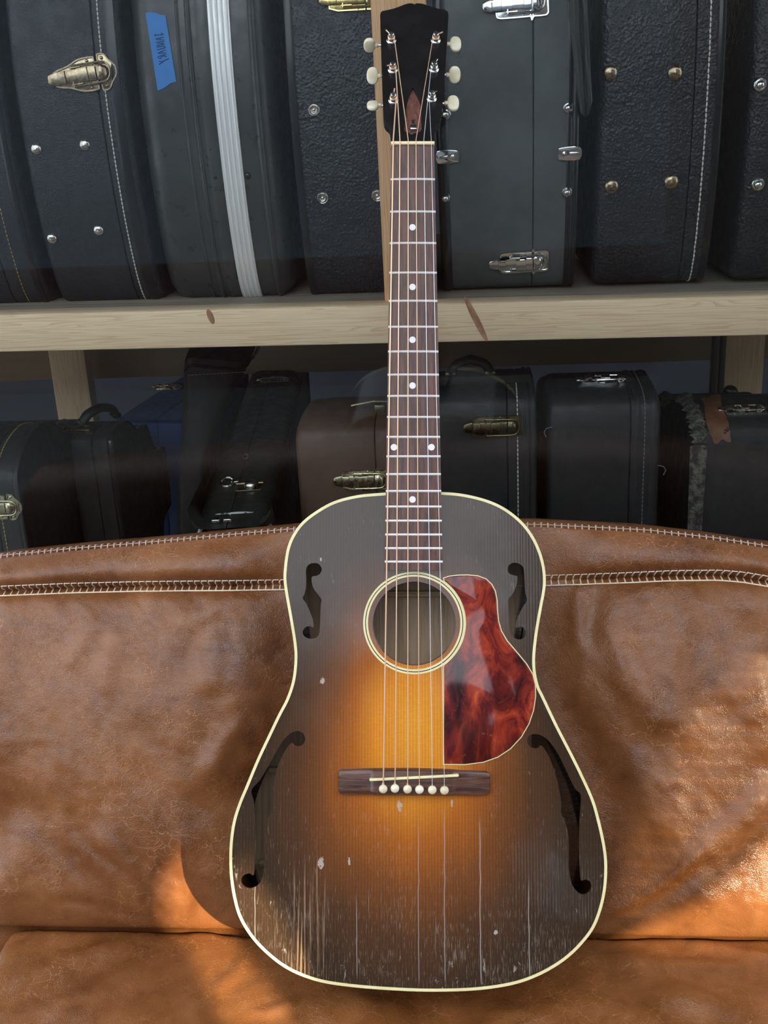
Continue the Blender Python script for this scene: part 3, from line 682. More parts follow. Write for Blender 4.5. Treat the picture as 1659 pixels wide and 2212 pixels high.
# rosette: two cream rings with a black line between
ro = abs(np.array(g(1005, 1345.5))[0] - SHC[0])
for nm, a, b, mt in (('rosette_ring', 1.0, .962, 'cream'), ('rosette_line', .962, .944, 'black_trim'), ('rosette_ring', .944, .905, 'cream')):
    MB().ring(circ(SHC, ro * a, 96), circ(SHC, ro * b, 96), -.0005, .00035).build(nm, MAT[mt], guitar, 0)
MB().ring(circ(SHC, SHR + .0009, 96), circ(SHC, SHR - .0001, 96), -.0032, .0002).build('soundhole_edge', MAT['side_mahogany'], guitar, 0)
# pickguard
pgp = [(930, 1218), (930, 672)]
for a in range(-58, 60, 4):                            # follows the rosette's rim (angle from +x, upward)
    t = math.radians(a); pgp.append((764 + 290 * math.cos(t), 430 - 290 * math.sin(t)))
pgp = [q for q in pgp if q[0] >= 929]
pgp += [(930, 180), (960, 170), (1010, 164), (1060, 163), (1120, 168), (1165, 185), (1196, 214), (1216, 252), (1225, 300), (1228, 360), (1234, 420), (1250, 475), (1282, 530), (1335, 592), (1390, 658), (1425, 715), (1440, 775), (1441, 840), (1430, 915), (1405, 990), (1362, 1065), (1300, 1132), (1230, 1178), (1150, 1206), (1050, 1219)]
PG = ccw(c6(pgp))
MB().prism(PG, .0002, .0018, .0009).build('pickguard', MAT['tortoise'], guitar, 50)
MB().ring(offset(PG, -.0009), offset(PG, .0001), 0, .0008).build('pickguard_edge', MAT['cream'], guitar, 0)['label'] = 'thin pale edge of the pickguard'
# bridge
def gb(px, py, z=0.0): return g(700 + px / 4.1475, 1620 + py / 4.1475, z)
bx = [(128, 170, 388, .0035), (134, 172, 384, .0050), (160, 170, 392, .0058), (300, 165, 394, .0060), (405, 160, 395, .0062), (425, 160, 396, .0072), (445, 160, 397, .0092), (480, 160, 398, .0098), (800, 158, 400, .0098), (1110, 168, 402, .0098), (1140, 170, 402, .0092), (1165, 172, 402, .0075), (1200, 175, 402, .0062), (1320, 180, 402, .0060), (1450, 187, 400, .0058), (1478, 192, 392, .0050), (1486, 200, 380, .0035)]
secs = []
for i, (x, ya, yb, h) in enumerate(bx):
    e = 0 if 2 <= i <= 14 else (26 if i in (0, 16) else 8)
    a = gb(x, ya + e); b = gb(x, yb - e); X = a[0]; y1, y0 = a[1], b[1]
    secs.append([(X, y0, 0), (X, y0 + .0004, h * .72), (X, y0 + .0022, h * .97), (X, y0 + .005, h), (X, y1 - .005, h), (X, y1 - .0018, h * .97), (X, y1 - .0003, h * .75), (X, y1, 0)])
bridge = MB().loft(secs).build('bridge', MAT['bridge_rosewood'], guitar, 40)
sa = gb(418, 267, .0105); sb = gb(1196, 228, .0105)
mb = MB(); dxy = np.array(sb) - np.array(sa); L = np.linalg.norm(dxy); dxy /= L; nx = np.array([-dxy[1], dxy[0]])
cap = []
for k in range(9): t = math.pi / 2 + math.pi * k / 8; cap.append(np.array(sa) + .0013 * (dxy * math.cos(t) + nx * math.sin(t)))
for k in range(9): t = -math.pi / 2 + math.pi * k / 8; cap.append(np.array(sb) + .0013 * (dxy * math.cos(t) + nx * math.sin(t)))
mb.prism(cap, .006, .0124, .0008).build('saddle', MAT['cream'], bridge)
PINS = [(530, 350), (635, 345), (748, 352), (855, 355), (970, 358), (1078, 362)]
for p in PINS:
    x, y = gb(*p, .012); r = .0043
    prof = [(0, -.004), (.0022, -.004), (.0024, -.0012)] + [(r * math.cos(math.radians(a)), .0022 + r * .72 * math.sin(math.radians(a))) for a in range(-50, 86, 15)] + [(.0003, .0022 + r * .72)]
    MB().lathe(prof, 20, Matrix.Translation((x, y, .0098))).build('bridge_pin', MAT['ivory'], bridge)
# neck, fingerboard
FBZ = .0072
ya = g(891, 311, FBZ)[1]; yb = g(891, 1232, FBZ)[1]
la, ra = g(845, 311, FBZ)[0], g(938, 311, FBZ)[0]; lb, rb = g(831, 1232, FBZ)[0], g(956.5, 1232, FBZ)[0]
def fbx(y): t = (ya - y) / (ya - yb); return lerp(la, lb, t), lerp(ra, rb, t)
def fbz(u): return FBZ - .0009 * (2 * u - 1) ** 2
secs = []
for y in (ya, yb):
    a, b = fbx(y); secs.append([(a, y, .0012)] + [(lerp(a, b, u), y, fbz(u)) for u in np.linspace(0, 1, 9)] + [(b, y, .0012)])
fb = MB().loft(secs).build('fingerboard', MAT['rosewood'], guitar, 30)
FR = [387, 457, 525, 589, 650, 706, 759.5, 809.5, 855.5, 901, 944, 986, 1024.5, 1061, 1094.5, 1125, 1155, 1184.5, 1213.5]
for py in FR:
    y = g(891, py, FBZ)[1]; a, b = fbx(y)
    pts = [(lerp(a, b, u), y, fbz(u) + .0002) for u in np.linspace(0, 1, 9)]
    MB().tube(pts, .00125, 8, flat=.8).build('fret', MAT['fret_wire'], fb)
for (px, py) in ((891, 491), (891, 620), (891, 734), (891, 833), (851, 966), (932, 966), (891, 1079)):
    x, y = g(px, py, FBZ); a, b = fbx(y); u = (x - a) / (b - a)
    MB().lathe([(0, -.001), (.0033, -.001), (.0033, .00025), (0, .00025)], 24, Matrix.Translation((x, y, fbz(u)))).build('inlay_dot', MAT['pearl'], fb)
nk = []
yj = OUT[:, 1].max() - .004
for k, y in enumerate(np.linspace(ya, yj, 14)):
    a, b = fbx(y); c = (a + b) / 2; w = (b - a) / 2; t = k / 13; d = lerp(.016, .021, t) + (.05 * max(0, (t - .86) / .14) ** 2)
    nk.append([(c + w * math.cos(q) * (1 if abs(math.cos(q)) > .01 else 1), y, .0014 - d * math.sin(q) ** .8) for q in np.linspace(0.0001, math.pi - .0001, 15)])
MB().loft(nk).build('neck', MAT['neck_mahogany'], guitar, 60)
# nut
y0n = g(891, 312, .009)[1]; y1n = g(891, 305, .009)[1]
MB().box(((la + ra) / 2, (y0n + y1n) / 2, .0052), (ra - la + .0006, y1n - y0n, .0092), bev=.0008).build('nut', MAT['bone'], guitar)
# headstock, angled back 14 degrees
HA = math.radians(14); hy = np.array([0, math.cos(HA), -math.sin(HA)]); hz = np.array([0, math.sin(HA), math.cos(HA)])
HO = np.array([(la + ra) / 2, y1n, .0050])
toW = lambda v: gx * v[0] + gy * v[1] + gz * v[2]
HOw = GO + toW(HO); hxw = gx; hyw = toW(hy); hzw = toW(hz)
HM = frame(HO, (1, 0, 0), hy, hz)
def hp(px, py, z=0.0): P = on_p(px, py, HOw + hzw * z, hzw) - HOw; return (float(P @ hxw), float(P @ hyw))
h5 = lambda L: [hp(740 + x / 5.184, y / 5.184) for x, y in L]
hs = [(1026, 1592), (1026, 1480), (1030, 1428), (1042, 1390), (1072, 1362), (1094, 1332), (1106, 1290), (1118, 1200), (1145, 850), (1170, 480), (1186, 170), (1182, 138), (1166, 118), (1140, 108), (1060, 94), (1000, 78), (950, 60), (910, 46), (870, 38), (835, 37), (818, 42), (806, 49), (795, 42), (775, 37), (745, 37), (710, 45), (670, 60), (625, 78), (560, 99), (490, 115), (445, 123), (428, 138), (420, 170), (430, 480), (441, 850), (455, 1240), (460, 1300), (466, 1335), (485, 1368), (518, 1396), (532, 1425), (538, 1470), (541, 1592)]
HS = ccw(h5(hs))
cav = ccw(catmull(h5([(700, 1470), (690, 1420), (705, 1330), (712, 1220), (730, 1120), (762, 1030), (785, 985), (812, 1030), (845, 1090), (868, 1150), (878, 1220), (880, 1330), (886, 1420), (872, 1470), (785, 1495)]), 3))
head = filled('headstock', [HS, cav], -.0025, 0, MAT['headstock'], guitar); head.matrix_local = HM
MB().prism(offset(HS, .0001), -.0150, -.0025, 0, .001).build('headstock_core', MAT['headstock'], head)
mb = MB(); mb.prism(offset(cav, -.001), -.0035, -.00245); mb.build('truss_rod_cavity', MAT['cavity_wood'], head)
x, y = hp(740 + 795 / 5.184, 1425 / 5.184)
MB().box((x, y, -.0008), (.0075, .0058, .004), bev=.001).box((x, y + .006, -.0015), (.004, .008, .0022), bev=.0008).build('truss_rod_nut', MAT['steel'], head)
x, y = hp(740 + 772 / 5.184, 1490 / 5.184)
MB().lathe([(0, 0), (.0016, 0), (.0014, .0005), (0, .0006)], 12, Matrix.Translation((x, y, 0))).build('screw', MAT['steel'], head)
POST = {'l': [(546, 452), (562, 782), (569, 1125)], 'r': [(1043, 450), (1023, 775), (998, 1105)]}
TIPS = {'l': [(487, 335), (497, 735), (583, 990)], 'r': [(1122, 358), (1063, 660), (1055, 1018)]}
post_xy = {}
for sd in 'lr':
    for k in range(3):
        q = POST[sd][k]; x, y = hp(740 + q[0] / 5.184, q[1] / 5.184); post_xy[sd, k] = (x, y)
        M = Matrix.Translation((x, y, 0))
        p_ = MB().lathe([(0, -.001), (.0052, -.001), (.0052, .0006), (.0046, .0013), (.0037, .0016), (.0035, .0018), (.0034, .0034), (.0026, .0036), (.0026, .0050), (.0023, .0062), (.0023, .0072), (.0028, .0080), (.0028, .0100), (.0023, .0106), (0, .0108)], 24, M)
        po = p_.build('tuning_post', MAT['nickel'], head)
        wr = MB()
        hel = [(x + .0032 * math.cos(t), y + .0032 * math.sin(t), .0040 + .0022 * t / (6 * math.pi)) for t in np.linspace(0, 6 * math.pi, 60)]
        wr.tube(hel, .0006, 6)
        tx, ty = hp(740 + TIPS[sd][k][0] / 5.184, TIPS[sd][k][1] / 5.184, .008)
        wr.tube([(x, y, .0076), (lerp(x, tx, .5), lerp(y, ty, .5), .0078), (tx, ty, .0080)], .0007, 6)
        wr.build('string_wrap', MAT['bronze_wire' if sd == 'l' or k == 0 else 'steel'], po)
BUT = {('l', 0): (303, 507, 'edge'), ('l', 1): (338, 848, 'tilt'), ('l', 2): (340, 1182, 'face'), ('r', 0): (1261, 497, 'face'), ('r', 1): (1253, 838, 'tilt'), ('r', 2): (1236, 1158, 'face')}
for (sd, k), (bx_, by_, pose) in BUT.items():
    x, y = hp(740 + bx_ / 5.184, by_ / 5.184, -.010); sg = -1 if sd == 'l' else 1
    ang = {'edge': math.radians(82), 'tilt': math.radians(44), 'face': math.radians(8 if sd == 'r' else -28)}[pose]
    R_ = Matrix.Translation((x, y, -.010)) @ Matrix.Rotation(ang, 4, 'X')
    P = np.array([(.0064 * math.copysign(abs(math.cos(t)) ** .85, math.cos(t)) * (1.0 if math.cos(t) * sg > 0 else .95), .0086 * math.copysign(abs(math.sin(t)) ** .85, math.sin(t))) for t in np.linspace(0, 2 * math.pi, 33)[:-1]])
    bo = MB().prism(P, -.0024, .0024, .0016, .0016, R_).box((-sg * .0068, 0, 0), (.005, .0042, .0042), R_, bev=.001).build('tuning_button', MAT['ivory'], head, 50)
    xe = post_xy[sd, k][0] + sg * .006
    MB().tube([(x - sg * .006, y, -.010), (xe, y, -.010)], .0013, 8).build('button_shaft', MAT['nickel'], bo)
# tuner plates behind the headstock
for sd, sg in (('l', -1), ('r', 1)):
    mb = MB()
    x0, y0 = post_xy[sd, 0]; x2, y2 = post_xy[sd, 2]
    mb.prism([(min(x0, x2) - .007, y2 - .010), (max(x0, x2) + .007, y2 - .010), (max(x0, x2) + .007, y0 + .008), (min(x0, x2) - .007, y0 + .008)], -.0165, -.0150)
    mb.build('tuner_plate', MAT['nickel'], head)
# strings
NUTX = [849.6, 864, 881.8, 898.6, 915.5, 931.5]
RAD = [.00072, .00060, .00048, .00038, .00030, .00026]
TO = [('l', 2), ('l', 1), ('l', 0), ('r', 0), ('r', 1), ('r', 2)]
for i in range(6):
    px, py = gb(*PINS[i], .012); sx_, sy_ = gb(PINS[i][0] + (2 if i < 3 else -1), np.interp(PINS[i][0], [418, 1196], [267, 228]), .0128)
    nx_, ny_ = g(NUTX[i], 308, .0100)
    pts = [(px, py + .0035, .0102), (px, py + .0055, .0108), (sx_, sy_, .0128), (nx_, ny_, .0102), (nx_, ny_ + .003, .0098)]
    x, y = post_xy[TO[i]]; off = .003 if TO[i][0] == 'l' else -.003
    q = HO + np.array([1, 0, 0]) * (x + off) + hy * y + hz * .0048
    pts.append(tuple(q))
    mb = MB().tube(pts[1:], RAD[i], 8)
    if i < 4: mb.tube(pts[:2], RAD[i] * 1.8, 8)
    else: mb.tube(pts[:2], RAD[i] * 1.5, 8)
    mb.build('string', MAT['bronze_wire' if i < 4 else 'plain_wire'], guitar)

# ================================================================ timber rack behind the glass
YB = 1.40                                             # front face of the rack
zt0 = on_y(830, 675 - .0, YB); bl, br = on_y(0, 674, YB), on_y(1659, 632, YB); bl2, br2 = on_y(0, 762, YB), on_y(1659, 721, YB)
BZT = (on_y(830, 661, YB)[2]); BZB = on_y(830, 745, YB)[2]
rack = empty('storage_rack', (0, YB, 0), 'bare pine timber rack behind the glass that carries the guitar cases', 'rack')
def rk(name, c, d, mat, bev=.002, rot=0.0):
    o = MB().box((0, 0, 0), d, bev=bev).build(name, MAT[mat], rack); o.location = (c[0], c[1] - YB, c[2]); o.rotation_euler = (0, rot, 0); return o
sl = math.atan2(br[2] - bl[2], br[0] - bl[0])
beam = rk('front_beam', (0, YB + .019, (BZT + BZB) / 2), (3.0, .038, BZT - BZB), 'pine_x', .003, -sl)
for px, py, L, tilt in ((1028, 690, .032, -.45), (455, 690, .010, -.3)):
    q = on_y(px, py, YB - .0005)
    kb = MB().prism([(L * math.cos(t), .0040 * math.sin(t)) for t in np.linspace(0, 2 * math.pi, 17)[:-1]], 0, .0008, .0003)
    o = kb.build('knot', MAT['knot'], beam)
    o.matrix_local = Matrix.Translation((q[0], -.0190, q[2] - (BZT + BZB) / 2)) @ Matrix.Rotation(math.radians(90), 4, 'X') @ Matrix.Rotation(-math.pi / 2 + tilt * -1.0, 4, 'Z')
rk('upper_shelf', (0, YB + .038 + .38, BZT - .009), (3.0, .76, .018), 'shaded_plywood', .001, -sl)
SH_U = BZT
pl, pr = on_y(800, 5, 1.425)[0], on_y(921, 5, 1.425)[0]
rk('post', ((pl + pr) / 2, 1.425 + .019, SH_U + .60), (pr - pl, .038, 1.20), 'pine_warm_z', .003)
rk('lower_shelf', (0, YB + .40, .50), (3.0, .80, .018), 'pine_x', .001)
rk('lower_beam', (0, YB + .019, .46), (3.0, .038, .06), 'pine_x', .003)
for (pxa, pxb, py, Y) in ((112, 190, 820, 2.20), (1562, 1650, 790, 2.05)):
    a, b = on_y(pxa, py, Y)[0], on_y(pxb, py, Y)[0]
    rk('rear_post', ((a + b) / 2, Y + .019, SH_U / 2), (b - a, .038, SH_U - .03), 'pine_z', .003)
a = on_y(950, 798, 2.30)[2]; b = on_y(950, 735, 2.30)[2]
rk('rear_rail', (0, 2.32, (a + b) / 2 + .02), (3.0, .022, b - a + .04), 'rail', .002)
for x in (-1.35, 1.35):
    rk('front_leg', (x, YB + .06, .6), (.063, .038, 1.2), 'pine_z', .003)

# ================================================================ instrument cases
BOUT = [(0, .136), (.006, .156), (.03, .174), (.07, .189), (.12, .202), (.18, .211), (.25, .216), (.31, .214), (.38, .204), (.46, .182), (.54, .167), (.62, .170), (.70, .165), (.76, .132), (.81, .095), (.88, .082), (1.0, .078), (1.035, .070), (1.045, .05)]
def bout_outline(sl=1.0, sw=1.0, k=4):
    R_ = catmull([(y * sl, a * sw) for y, a in BOUT], k, False)
    a = [(-w, h) for h, w in R_]; b = [(w, h) for h, w in R_[::-1]]
    return ccw(a + b)                                 # (across, along)
class Case:
    """extruded outline: local x = thickness, outline in local (y, z)"""
    def __init__(s, name, label, outline, x0, x1, loc, mats, seam=None, group=None, yaw=0.0, lean=0.0, rnd=.012, lid_mat=None, cat='case', spin=0.0):
        s.O = np.array(outline); s.x0, s.x1 = x0, x1
        M = Matrix.Translation(loc) @ Matrix.Rotation(yaw, 4, 'Z') @ Matrix.Rotation(lean, 4, 'Y') @ Matrix.Rotation(spin, 4, 'X')
        s.e = empty(name, loc, label, cat, group, M=M); s.M = M; s.Mi = M.inverted()
        def shell(a, b, ra, rb):
            secs = []
            def at(x, ins): Q = offset(s.O, ins) if ins else s.O; secs.append([(x, q[0], q[1]) for q in Q])
            for t in (0, 30, 60, 90): at(a + ra * (1 - math.sin(math.radians(t))), ra * (1 - math.cos(math.radians(90 - t))) if False else ra * (1 - math.sin(math.radians(t))) ** 1.0 * 0 + ra * (1 - math.sqrt(max(0, 1 - (1 - math.sin(math.radians(t))) ** 2))))
            secs[:] = []
            for t in (0, 25, 50, 70, 90):
                q = math.radians(t); at(a + ra * (1 - math.sin(q)), ra * (1 - math.cos(math.pi / 2 - q)) if ra else 0)
            secs[:] = []
            for t in (90, 65, 40, 20, 0): q = math.radians(t); at(a + ra * (1 - math.sin(q)), ra * (1 - math.cos(q)))
            for t in (0, 20, 40, 65, 90): q = math.radians(t); at(b - rb * (1 - math.sin(q)), rb * (1 - math.cos(q)))
            # order so that x grows and the inset goes from ra to 0 to rb
            xs_ = []
            for t in (90, 65, 40, 20, 0): q = math.radians(t); xs_.append((a + ra * (1 - math.sin(q)), ra * (1 - math.cos(q))))
            secs[:] = []
            for x, i in sorted(((a + ra * (1 - math.cos(math.radians(u))), ra * (1 - math.sin(math.radians(u)))) for u in (0, 25, 50, 70, 90))): at(x, i)
            for x, i in sorted(((b - rb * (1 - math.cos(math.radians(u))), rb * (1 - math.sin(math.radians(u)))) for u in (0, 25, 50, 70, 90))): at(x, i)
            return MB().loft(secs)
        if seam is None: shell(x0, x1, rnd, rnd).build('body', mats, s.e, 40)
        else:
            shell(x0, seam, rnd, .0022).build('body', mats, s.e, 40)
            shell(seam + .0004, x1, .0022, rnd).build('lid', lid_mat or mats, s.e, 40)
    def hit(s, px, py):
        r = ray(px, py); o = s.Mi @ Vector(EYE); d = s.Mi.to_3x3() @ Vector(r)
        best = None; O = s.O; n = len(O)
        for i in range(n):
            a, b = O[i], O[(i + 1) % n]; e = b - a
            den = d.y * e[1] - d.z * e[0]
            if abs(den) < 1e-9: continue
            t = ((a[0] - o.y) * e[1] - (a[1] - o.z) * e[0]) / den
            u = ((a[0] - o.y) * d.z - (a[1] - o.z) * d.y) / den
            if -1e-6 <= u <= 1 + 1e-6 and t > 0 and (best is None or t < best[0]): best = (t, i, u)
        if best is None: return None
        t, i, u = best; p = o + d * t
        k = i + u
        return p, k
    def nrm(s, k):
        n = len(s.O); i = int(k) % n; a, b = s.O[(i - 1) % n], s.O[(i + 2) % n]; e = b - a; e = e / np.linalg.norm(e)
        return Vector((0, e[1], -e[0]))
    def at(s, px, py, rot=0.0):
        h = s.hit(px, py)
        if h is None: print('MISS', s.e.name, px, py); return None
        p, k = h; z = s.nrm(k); x = Vector((1, 0, 0)); y = z.cross(x)
        return Matrix.Translation(p) @ frame((0, 0, 0), x, y, z) @ Matrix.Rotation(rot, 4, 'Z')
    def run(s, x, lift, k0=0.0, k1=1.0):               # points round the outline at thickness position x
        Q = offset(s.O, -lift); return [(x, q[0], q[1]) for q in Q]
    def strip(s, name, xa, xb, mat, lift=.0012, bulge=0.0):
        A = offset(s.O, -lift); n = len(A); B_ = offset(s.O, .001)
        xs_ = np.linspace(xa, xb, 5 if bulge else 2); secs = []
        secs.append([(xa, q[0], q[1]) for q in B_])
        for x in xs_:
            q_ = offset(s.O, -lift - bulge * math.sin(math.pi * (x - xa) / (xb - xa))); secs.append([(x, q[0], q[1]) for q in q_])
        secs.append([(xb, q[0], q[1]) for q in B_])
        return MB().loft(secs, caps=False).build(name, mat, s.e, 40)
    def stitches(s, x, mat, step=.0058, ln=.0042, r=.0006, wob=.0):
        Q = offset(s.O, -.0006); Q = np.vstack([Q, Q[:1]]); L = np.concatenate([[0], np.cumsum(np.linalg.norm(np.diff(Q, axis=0), axis=1))])
        mb = MB()
        for d in np.arange(0, L[-1] - ln, step):
            p = [(x + (rng.rand() - .5) * wob, np.interp(d + a * ln, L, Q[:, 0]), np.interp(d + a * ln, L, Q[:, 1])) for a in (0, .5, 1)]
            mb.tube(p, [r * .6, r * 1.2, r * .6], 5)
        o = mb.build('stitching', mat, s.e); o['kind'] = 'stuff'; return o

def ring_stud(e, M, r, mat, style='dome', name='stud'):
    if style == 'dome': prof = [(0, -.002), (r, -.002)] + [(r * math.cos(math.radians(a)), r * .62 * math.sin(math.radians(a)) - .0004) for a in range(0, 86, 12)] + [(.0003, r * .62)]
    elif style == 'foot': prof = [(0, -.001), (r, -.001), (r, .0012), (r * .86, .0022), (r * .72, .0016), (r * .66, .0008), (r * .6, .0020), (r * .48, .0034), (r * .36, .0030), (r * .3, .0018), (r * .2, .0024), (.0003, .003)]
    else: prof = [(0, -.001), (r, -.001), (r, .001), (r * .85, .0022), (r * .75, .0016), (r * .68, .0018)] + [(r * .62 * math.cos(math.radians(a)), .0018 + r * .6 * math.sin(math.radians(a))) for a in range(0, 86, 14)] + [(.0003, .0018 + r * .6)]
    return MB().lathe(prof, 22, M).build(name, mat, e, 50)

def latch(e, M, mat, sc=1.0, style='wing', name='latch', seam_dx=.0):
    """local x: from the lever's tip to the catch, z: out of the case; seam at x = seam_dx"""
    M = M @ Matrix.Scale(sc, 4)
    if style == 'wing':
        base = catmull([(-.046, -.006), (-.040, -.010), (-.026, -.013), (-.012, -.0185), (.006, -.019), (.0085, -.014), (.0085, .014), (.006, .019), (-.012, .0185), (-.026, .013), (-.040, .010), (-.046, .006)], 3)
        cat_ = catmull([(.0115, -.017), (.014, -.021), (.021, -.020), (.026, -.013), (.032, -.006), (.033, 0), (.032, .006), (.026, .013), (.021, .020), (.014, .021), (.0115, .017)], 3)
    elif style == 'slab':
        base = [(-.040, -.012), (-.028, -.0155), (.0085, -.0155), (.0085, .0155), (-.028, .0155), (-.040, .012)]
        cat_ = [(.0105, -.0155), (.028, -.0155), (.031, -.013), (.031, .013), (.028, .0155), (.0105, .0155)]
    else:                                              # rounded tray with a pressed rim
        base = catmull([(-.036, -.010), (-.033, -.0155), (-.02, -.0165), (.0075, -.0165), (.0085, -.0155), (.0085, .0155), (.0075, .0165), (-.02, .0165), (-.033, .0155), (-.036, .010)], 3)
        cat_ = catmull([(.0100, -.0155), (.011, -.0165), (.026, -.0165), (.030, -.014), (.0305, -.010), (.0305, .010), (.030, .014), (.026, .0165), (.011, .0165), (.0100, .0155)], 3)
    base = ccw(base); cat_ = ccw(cat_)
    bp = MB().prism(base, -.001, .0016, .0008, 0, M).ring(base, offset(base, .0016), .0, .0030, M).build(name, mat, e, 40)
    MB().prism(cat_, -.001, .0016, .0008, 0, M).ring(cat_, offset(cat_, .0014), 0, .0028, M).build('catch_plate', mat, bp, 40)
    # hook on the catch plate
    hk = MB(); secs = []
    for a in np.linspace(0, 1, 7):
        x = lerp(.010, .0235, a); w = .0085 * math.sqrt(max(.05, 1 - max(0, (a - .35) / .68) ** 2)); z = .0016 + .0085 * math.sin(math.pi * min(1, .28 + a * .62))
        secs.append([(x, -w, .0015), (x, -w, z * .8), (x, -w * .6, z), (x, w * .6, z), (x, w, z * .8), (x, w, .0015)])
    hk.loft(secs, M=M).build('hook', mat, bp, 50)
    # lever: an arched strap, tip bent up
    secs = []
    prof = [(-.0525, .0062, .0028), (-.0505, .0066, .0060), (-.0420, .0066, .0076), (-.0395, .0062, .0074), (-.0388, .0088, .0072), (-.0290, .0104, .0074), (-.0284, .0076, .0074), (-.0150, .0076, .0076), (-.0144, .0102, .0076), (-.0010, .0104, .0080), (-.0004, .0082, .0080), (.0085, .0082, .0078)]
    for x, z, w in prof: secs.append([(x, -w, z - .0030), (x, -w, z - .0008), (x, -w * .7, z), (x, w * .7, z), (x, w, z - .0008), (x, w, z - .0030)])
    MB().loft(secs, M=M).build('lever', mat, bp, 50)
    for sy in (-1, 1): MB().box((-.016, sy * .0095, .0045), (.014, .0012, .0075), M).build('hinge_cheek', mat, bp)
    # bail wire
    pts = [(-.021, -.0118, .0062), (.004, -.0116, .0066), (.016, -.0112, .0064)] + [(.0165 + .0095 * math.cos(t), .0112 * math.sin(t), .0060) for t in np.linspace(-1.35, 1.35, 11)] + [(.016, .0112, .0064), (.004, .0116, .0066), (-.021, .0118, .0062)]
    MB().tube(pts, .00125, 8, M=M).tube([(-.021, -.0118, .0062), (-.021, .0118, .0062)], .0013, 6, M=M).build('bail', mat, bp)
    for x, y in ((-.001, -.0148), (-.001, .0148), (.0175, -.0158), (.0175, .0158)):
        if style != 'wing' and abs(x) > .01: continue
        MB().lathe([(0, .001), (.0022, .001), (.0021, .0026), (.0013, .0033), (.0003, .0035)], 10, M @ Matrix.Translation((x, y * (.9 if style != 'wing' else 1), 0))).build('rivet', mat, bp)
    return bp
def handle(e, M, mat, L=.11, name='handle', metalmat=None, r=.009):
    pts = [(-L / 2, 0, .004), (-L / 2 + .008, 0, .016), (-L / 2 + .025, 0, .022), (L / 2 - .025, 0, .022), (L / 2 - .008, 0, .016), (L / 2, 0, .004)]
    o = MB().tube(catmull(pts, 4, False), r, 12, M=M, flat=.7).build(name, mat, e, 60)
    for s_ in (-1, 1):
        MB().box((s_ * L / 2, 0, .003), (.014, .016, .008), M, bev=.002).build('handle_loop', metalmat or MAT['dark_brass'], o)
    return o

YF = 1.432                                            # nearest point of the upright cases
zU = SH_U + .001
def xat(px, py=300, Y=YF + .004): return float(on_y(px, py, Y)[0])
def upright(name, label, pxl, pxr, mat, seam=None, yaw=0.0, lean=0.0, rnd=.012, sw=1.0, yf=YF, **k):
    a, b = xat(pxl), xat(pxr); xc = (a + b) / 2
    sm = None if seam is None else xat(seam) - xc
    return Case(name, label, bout_outline(1.0, sw), a - xc, b - xc, (xc, yf + .216 * sw, zU), MAT[mat], sm, 'upright cases on the upper shelf', yaw, lean, rnd, **k)

# far left sliver of a case with yellow stitching
c = upright('guitar_case', 'black guitar case cut off by the left edge of the photo, with yellow stitching', -210, 22, 'fine_black', seam=-60)
c.stitches(xat(4, 520) - c.M.translation.x + .002, MAT['thread_gold'])
c.strip('edge_binding', c.x1 - .012, c.x1 - .004, MAT['black_trim'], .001, .001)
# case with the old brass latch and four studs
c = upright('guitar_case', 'black grained guitar case with aged brass latch, four nickel studs and white stitching', 46, 286, 'fine_black', seam=228)
c.stitches(xat(243) - c.M.translation.x, MAT['thread_white'], .0052, .0043, .0009)
c.strip('lid_binding', c.x1 - .018, c.x1 - .006, MAT['black_trim'], .0008, .0012)
latch(c.e, c.at(196, 160, .10), MAT['old_brass'], 1.02, 'wing')
for q in ((78, 322), (183, 313), (112, 516), (213, 498)): ring_stud(c.e, c.at(*q), .0072, MAT['nickel'])
# moulded case with the aluminium valance and blue tape
c2 = upright('moulded_case', 'smooth black moulded case with aluminium closing strip and blue masking tape', 302, 598, 'smooth_black', rnd=.03, cat='case', yaw=.0)
xc2 = c2.M.translation.x
for pa, pb, lf, bu in ((404, 412, .0002, .0018), (424, 436, .0006, .003), (556, 570, .0006, .003), (445, 470, .0005, .0016)):
    c2.strip('moulded_rib', xat(pa) - xc2, xat(pb) - xc2, MAT['smooth_black'], lf, bu)
va, vb = xat(474) - xc2, xat(519) - xc2
c2.strip('valance', va, vb, MAT['aluminium'], .003)
for t in (.10, .34, .58, .82): c2.strip('valance_ridge', lerp(va, vb, t), lerp(va, vb, t + .14), MAT['aluminium'], .0032, .0012)
for q in ((466, 383), (535, 380)): ring_stud(c2.e, c2.at(*q), .0045, MAT['black_trim'], 'dome', 'rivet')
# tape: a torn strip lying on the case
def tape_pt(u, v):
    px = lerp(lerp(315, 358, u) if False else 315 + 43 * u, 341 + 40 * u, v); py = lerp(27 + 5 * u + 1.5 * math.sin(9 * u), 0, 0)
    py = lerp(28 + 4 * u - 2 * math.sin(5 * u), 196 - 17 * min(1, u * 1.5) + 3 * math.sin(4 * u), v)
    return px, py
G = []
for i in range(15):
    r = []
    for j in range(40):
        h = c2.hit(*tape_pt(i / 14, j / 39)); p, k = h; nn = c2.nrm(k); r.append(tuple(c2.M @ (p + nn * (.0012 if 410 > tape_pt(i / 14, j / 39)[0] else .002))))
    G.append(r)
t0 = G[0][0]
tp = empty('masking_tape', t0, 'torn strip of blue masking tape with faint handwriting on the moulded case', 'tape')
G = [[tuple(np.array(p) - np.array(t0)) for p in r] for r in G]
m2 = MB().grid(G); G2 = [[(p[0], p[1] + .0004, p[2]) for p in r] for r in G]; m2.grid(G2, flip=True)
m2.build('tape_strip', MAT['tape'], tp, 60)
